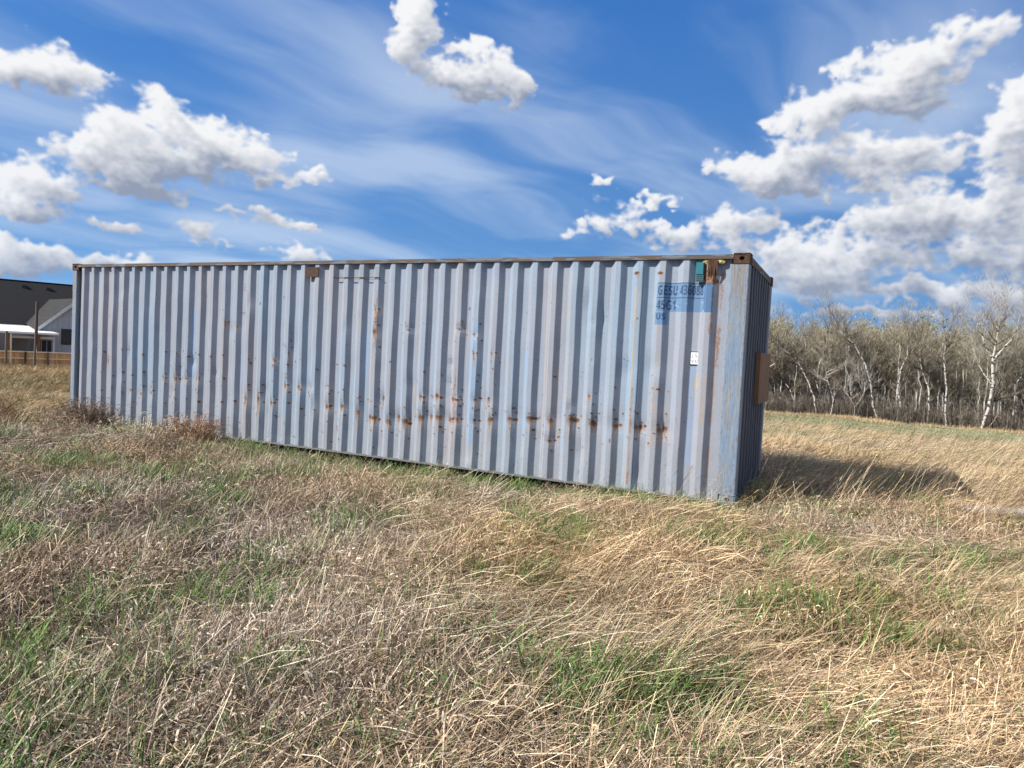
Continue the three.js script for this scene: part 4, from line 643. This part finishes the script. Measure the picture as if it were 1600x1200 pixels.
// the wood behind: a mass of trees no one could count, and brush along its foot
{
  const wood = thing('aspen_wood', 'bare grey brown wood with pale trunks and faint green tops behind the front aspens', 'wood', [0, 0, 0], 0, null, 'stuff'), lots = [];
  for (let v = 0; v < 7; v++) {
    const r = rng(900 + v), h = 5.2 + 1.2 * r(), lean = (r() - 0.5) * 1.0, g = aspen([[0, 0, 0.085], [lean * 0.3 + (r() - 0.5) * 0.3, h * 0.35, 0.075], [lean * 0.7 + (r() - 0.5) * 0.4, h * 0.65, 0.05], [lean, h * 0.9, 0.02]], { seed: 950 + v, n: 17, from: 0.3, reach: 1.8, crown: 1.5, limb: [0.22, 0.19, 0.155], twig: [0.37, 0.325, 0.24] });
    const tb = new Builder(); tb.p = g.tr.p; tb.i = g.tr.i; tb.uv = g.tr.uv; tb.c = []; const rr = rng(v); let cur = 0.3;
    for (let i = 0; i < g.tr.p.length / 3; i++) { if (i % 8 === 0) cur = rr() < 0.22 ? 0.09 : 0.46 + 0.22 * rr(); tb.c.push(cur, cur * 0.96, cur * 0.88); }
    const lf = new Builder(), r2 = rng(40 + v);
    if (v >= 3) for (let k = 0; k < 600; k++) { const src = g.tw.p, i = 3 * Math.floor(r2() * src.length / 3), u = [(r2() - 0.5) * 0.09, (r2() - 0.5) * 0.09, (r2() - 0.5) * 0.09], w = [(r2() - 0.5) * 0.09, (r2() - 0.5) * 0.09, (r2() - 0.5) * 0.09]; if (src[i + 1] < h * 0.45) continue; lf.quad([src[i], src[i + 1], src[i + 2]], u, w, vary([0.28, 0.28, 0.14], r2, 0.3)); }
    const geos = [tb.geo(true), g.br.geo(true), g.tw.geo(true)]; if (lf.p.length) geos.push(lf.geo(true));
    lots.push({ g: mergeGeometries(geos), list: [], green: v >= 4 });
  }
  const r = rng(61), M = new THREE.Matrix4(), Q = new THREE.Quaternion(), UPV = new THREE.Vector3(0, 1, 0);
  for (let k = 0; k < 760; k++) {
    const az = -26 + 58 * r(), d = 59.5 + 34 * Math.pow(r(), 1.1), x = CAM.x + Math.sin(az * Math.PI / 180) * d, z = CAM.z - Math.cos(az * Math.PI / 180) * d, deep = d > 66;
    const pool = deep ? (n2(az * 0.25, 3) > -0.15 ? lots.slice(3) : lots.slice(0, 5)) : lots.slice(0, 4); pool[Math.floor(r() * pool.length)].list.push([x, z, (0.82 + 0.3 * r()) * (deep ? 1.1 : 0.95), r() * 6.283]);
  }
  for (let v = 0; v < 3; v++) {                        // slender pale poles in the front ranks
    const rr = rng(700 + v), h = 4.6 + 1.3 * rr(), b = new Builder(), tw = new Builder(), P = [], R = [];
    for (let k = 0; k <= 8; k++) { P.push([(rr() - 0.5) * 0.12 + (v - 1) * 0.09 * k * rr(), h * k / 8, (rr() - 0.5) * 0.1]); R.push(0.052 * (1 - 0.085 * k)); }
    b.tube(P, R, 6, [0.6, 0.58, 0.53]);
    const br = new Builder(); for (let k = 3; k <= 8; k++) for (let j = 0; j < 2; j++) { const a = rr() * 6.283; limb(br, tw, P[k], new THREE.Vector3(Math.cos(a), 0.7, Math.sin(a)).normalize(), 0.6 + 0.7 * rr(), 0.02, rr, [0.24, 0.21, 0.18], [0.35, 0.325, 0.255], 2); }
    for (let i = 0, c = 0.6; i < b.c.length; i += 21) { c = rr() < 0.25 ? 0.12 : 0.62; for (let j = 0; j < 21 && i + j < b.c.length; j++) b.c[i + j] = c * [1, 0.97, 0.9][j % 3]; }
    const l = { g: mergeGeometries([b.geo(true), br.geo(true), tw.geo(true)]), list: [] }; lots.push(l);
    for (let k = 0; k < 150; k++) { const az = -26 + 58 * rr(), d = 58 + 8 * rr(); l.list.push([CAM.x + Math.sin(az * Math.PI / 180) * d, CAM.z - Math.cos(az * Math.PI / 180) * d, 0.75 + 0.4 * rr(), rr() * 6.283]); }
  }
  for (const l of lots) { const m = shadows(new THREE.InstancedMesh(l.g, limbMat, l.list.length)); m.name = 'aspen_tree_mass'; m.userData.kind = 'stuff'; wood.add(m); l.list.forEach((p, k) => { Q.setFromAxisAngle(UPV, p[3]); m.setMatrixAt(k, M.compose(new THREE.Vector3(p[0], groundY(p[0], p[1]) - 0.1, p[1]), Q, new THREE.Vector3(p[2], p[2], p[2]))); }); }
  const brush = thing('brushwood', 'dense grey bare brush along the foot of the wood', 'brush', [0, 0, 0], 0, null, 'stuff');
  for (let v = 0; v < 4; v++) {
    const b = new Builder(), rr = rng(300 + v);
    for (let k = 0; k < 34; k++) { const a = rr() * 6.283, q = rr() * 6.283, d = Math.sqrt(rr()) * 0.8, pts = stem3(Math.cos(q) * d, 0, Math.sin(q) * d, a, 0.6 + 1.3 * rr(), 1.05 + 0.5 * rr(), 0.3 * rr(), 4), c = vary([0.21, 0.185, 0.155], rr, 0.5); b.ribbon(pts, 0.022, sideOf(a, 0), c); for (let j = 0; j < 8; j++) { const m = pts[1 + Math.floor(rr() * 4)], a2 = rr() * 6.283; b.ribbon(stem3(...m, a2, 0.25 + 0.45 * rr(), 0.3 + rr(), 0.2, 2), 0.014, sideOf(a2, rr()), c); } }
    const list = [], m0 = new THREE.Matrix4();
    for (let k = 0; k < 420; k++) { const az = -26 + 58 * rr(), d = 57.5 + 13 * Math.pow(rr(), 1.4); list.push([CAM.x + Math.sin(az * Math.PI / 180) * d, CAM.z - Math.cos(az * Math.PI / 180) * d, 0.6 + 0.6 * rr(), rr() * 6.283]); }
    const m = shadows(new THREE.InstancedMesh(b.geo(false), twigMat, list.length)); m.name = 'brush_clump'; m.userData.kind = 'stuff'; brush.add(m);
    list.forEach((p, k) => { Q.setFromAxisAngle(UPV, p[3]); m.setMatrixAt(k, m0.compose(new THREE.Vector3(p[0], groundY(p[0], p[1]) - 0.05, p[1]), Q, new THREE.Vector3(p[2], p[2], p[2]))); });
  }
}

// ---------------------------------------------------------------- house, fence and poles on the left
// local frame: x along the fence (to the right seen from the field), y up, z towards the field; its origin stands at the pole's foot
{
  const OX = -49.09, OY = -1.37, OZ = -27.99, TURN = 65 * Math.PI / 180, R = rng(71);
  const at = (x, y, z) => new THREE.Vector3(x, y, z).applyAxisAngle(new THREE.Vector3(0, 1, 0), TURN).add(new THREE.Vector3(OX, OY, OZ)).toArray();
  const slab = (q, th) => {                          // a roof plane with thickness from four corners
    const a = q.map((p) => new THREE.Vector3(...p)), n = a[1].clone().sub(a[0]).cross(a[3].clone().sub(a[0])).normalize(); if (n.y < 0) n.negate();
    const low = a.map((p) => p.clone().addScaledVector(n, -th)), P = [], U = [], f = (p0, p1, p2, p3) => { for (const p of [p0, p1, p2, p0, p2, p3]) { P.push(p.x, p.y, p.z); U.push(p.x, p.y * 1.3); } };
    f(...a); f(low[3], low[2], low[1], low[0]); for (let k = 0; k < 4; k++) { const j = (k + 1) % 4; f(a[k], low[k], low[j], a[j]); }
    const g = new THREE.BufferGeometry(); g.setAttribute('position', new THREE.Float32BufferAttribute(P, 3)); g.setAttribute('uv', new THREE.Float32BufferAttribute(U, 2)); g.computeVertexNormals(); return g;
  };
  const wallShape = (pts, th) => { const s = new THREE.Shape(); pts.forEach((p, k) => k ? s.lineTo(...p) : s.moveTo(...p)); s.closePath(); const g = new THREE.ExtrudeGeometry(s, { depth: th, bevelEnabled: false }); return g; };
  const shTex = noiseTex(512, 512, (u, v) => { const row = Math.floor(v * 40), t = n3(Math.floor(u * 26 + (row % 2) * 0.5) * 5.3, row * 7.7, 2.2), e = (v * 40) % 1 < 0.16 ? 0.55 : 1, k = (0.0085 + 0.003 * t + 0.002 * n2(u * 90, v * 90)) * e; return [k * 0.72, k * 0.8, k * 1.08]; }, [0.12, 0.12]);
  const shingle = std('charcoal_shingles', [0.8, 0.85, 1], 1, { map: shTex }), shingle2 = std('grey_shingles', [3.2, 3.0, 2.4], 0.95, { map: shTex });
  const siding = std('light_grey_siding', [0.36, 0.385, 0.43], 0.8), white = std('white_metal', [0.78, 0.78, 0.77], 0.5), trim = std('pale_trim', [0.55, 0.57, 0.6], 0.7), glass = std('dark_glass', [0.012, 0.014, 0.018], 0.15), black = std('black_frame', [0.012, 0.012, 0.014], 0.6), brownP = std('stained_post', [0.20, 0.095, 0.045], 0.8), dim = std('grey_panel', [0.2, 0.2, 0.2], 0.8);
  const h = thing('house', 'white and grey house with steep charcoal shingle roof and gable behind the fence', 'house', [OX, OY, OZ], TURN);
  part('wall', [box(-14, 0.98, -0.4, 3.55, -22, -11.0), box(0.98, 15, -0.4, 3.55, -22, -11.02)], siding, h);
  part('roof', [slab([[-14.5, 3.55, -10.5], [15.5, 3.55, -10.5], [15.5, 8.05, -17], [-14.5, 8.05, -17]], 0.2), slab([[-14.5, 8.052, -17.003], [15.5, 8.052, -17.003], [15.5, 3.55, -23.5], [-14.5, 3.55, -23.5]], 0.2)], shingle, h);
  part('ridge_cap', box(-14.5, 15.5, 8.0, 8.09, -17.12, -16.88), shingle, h);
  part('fascia', box(-14.5, 0.2, 3.32, 3.5, -10.56, -10.49), trim, h);
  for (const [x, y] of [[0.35, 7.35], [2.4, 7.3]]) { const z = -17 + (8.05 - y) / 4.5 * 6.5; part('roof_vent', box(x, x + 0.42, y - 0.1, y + 0.22, z - 0.4, z + 0.12), black, h); }
  part('gable_roof', [slab([[0.55, 3.14, -5.65], [3.95, 6.22, -5.65], [2.5, 6.25, -14.8], [0.30, 3.62, -10.6]], 0.16), slab([[3.952, 6.22, -5.65], [7.35, 3.14, -5.65], [6.6, 3.66, -10.6], [2.505, 6.25, -14.8]], 0.16)], shingle2, h, 'grey shingled roof of the gable wing');
  const gw = wallShape([[1.0, -0.4], [6.9, -0.4], [6.9, 3.3], [3.95, 5.98], [1.0, 3.3]], 5.0); gw.translate(0, 0, -11.0); part('gable_wall', gw, siding, h, 'light grey board and batten gable wall');
  for (let x = 1.1; x < 6.8; x += 0.42) part('batten', box(x, x + 0.05, 0, 3.3 + (2.9 - Math.abs(x - 3.95)) * 0.9 - 0.1, -5.998, -5.965), siding, h);
  part('rake_board', [[0.6, 2.95, 3.95, 5.98], [7.3, 2.95, 3.95, 5.98]].map(([x0, y0, x1, y1]) => slab([[x0, y0 + 0.2, -5.6], [x1, y1 + 0.22, -5.6], [x1, y1 + 0.22, -5.66], [x0, y0 + 0.2, -5.66]], 0.26)), trim, h);
  const w = part('window', box(2.66, 3.5, 1.84, 3.29, -5.99, -5.93), black, h); part('pane', box(2.76, 3.40, 1.94, 3.19, -5.94, -5.925), glass, w);
  // patio cover, its lower beam and posts
  part('patio_roof', slab([[-9, 2.86, -4.0], [2.26, 2.84, -4.0], [0.95, 3.42, -9.5], [-9, 3.42, -9.5]], 0.09), white, h, 'white metal patio cover');
  part('patio_gutter', box(-9, 2.24, 2.68, 2.8, -4.1, -3.99), white, h);
  part('patio_beam', box(-1.15, 2.05, 2.28, 2.46, -5.15, -5.0), white, h);
  for (const x of [-1.62, 0.66]) part('patio_post', box(x, x + 0.22, -0.4, 2.78, -4.45, -4.23), brownP, h);
  part('patio_post', box(1.95, 2.05, -0.4, 2.27, -5.14, -5.02), white, h, 'thin white patio post');
  part('patio_wall', box(-1.0, 0.55, -0.4, 2.2, -9.6, -9.5), dim, h, 'grey panel in the shade of the patio');
  part('patio_recess_shade', box(1.02, 1.9, -0.3, 2.15, -6.05, -5.985), black, h);  // black sheet standing in for the shaded recess beneath the patio cover
  // the fence: boards, rails and posts
  const wtex = (c, s) => noiseTex(128, 128, (u, v) => { const a = 0.5 + fbm2(u * 26 + s, v * 2.2, 4), k = 0.7 + 0.6 * a; return c.map((x) => x * k); }, [2, 0.7]);
  const boards = [[0.62, 0.34, 0.14], [0.70, 0.39, 0.17], [0.54, 0.28, 0.11], [0.64, 0.38, 0.18]].map((c, k) => std('cedar_board', [1, 1, 1], 0.85, { map: wtex(c, k * 9) })), railM = std('painted_sunlit_rail_wood', [1, 1, 1], 0.8, { map: wtex([0.75, 0.62, 0.46], 3) }), darkP = std('dark_post_wood', [1, 1, 1], 0.9, { map: wtex([0.06, 0.042, 0.03], 6) }), greyP = std('weathered_post_wood', [1, 1, 1], 0.9, { map: wtex([0.14, 0.115, 0.095], 8) });  // boards brightened to offset standing in shade; sunlight put into the pale rail colour
  const f = thing('board_fence', 'low orange brown wooden board fence with pale rails in front of the house', 'fence', [OX, OY, OZ], TURN);
  const bg = box(0, 0.136, -0.2, 1.13, -0.012, 0.012);
  for (let x = -10, k = 0; x < 9.5; x += 0.145, k++) { const b = part('board', bg, boards[Math.floor(R() * 4)], f); b.position.set(x, -0.03 * R(), -0.03 + 0.006 * R()); }
  for (const [y, d] of [[1.13, 0.05], [0.58, 0.04], [0.06, 0.04]]) part('rail', box(-10, 9.5, y, y + 0.1, -0.016 + (y > 1 ? -0.04 : 0.003), d + 0.03), railM, f);
  const pg = box(-0.07, 0.07, -0.3, 1.21, 0.072, 0.2);
  [-8.9, -6.5, -4.1, -0.58, 1.0, 3.4, 5.8, 8.2].forEach((x, k) => { part('post', pg, k % 2 ? darkP : greyP, f).position.set(x, 0, 0.0); });
  const pole = thing('wooden_pole', 'tall dark wooden pole with a reddish timber fixed to it in front of the fence', 'pole', at(0.0, -0.3, 0.75), TURN);
  const pc = new THREE.CylinderGeometry(0.075, 0.095, 5.75, 10); pc.translate(0, 2.85, 0); pc.rotateZ(-0.012); part('pole', pc, greyP, pole);
  part('timber', box(0.12, 0.19, 2.2, 5.68, -0.05, 0.05), darkP, pole); part('pale_strip', box(0.193, 0.235, 3.7, 4.6, -0.03, 0.03), trim, pole);
  for (const [x, hh, ww, m, label] of [[-1.93, 3.1, 0.1, greyP, 'tall brown post before the left end of the fence, thicker of the two'], [-1.62, 2.9, 0.06, railM, 'tall thin pale post in front of the fence beside the thicker brown one']]) { const t = shadows(new THREE.Mesh(new THREE.CylinderGeometry(ww * 0.9, ww * 1.05, hh, 9), m)); t.name = numbered('wooden_post'); t.position.set(...at(x, -0.25 + hh / 2, 0.5)); scene.add(t); tag(t, label, 'post'); }
}
renderer.render(scene, camera);
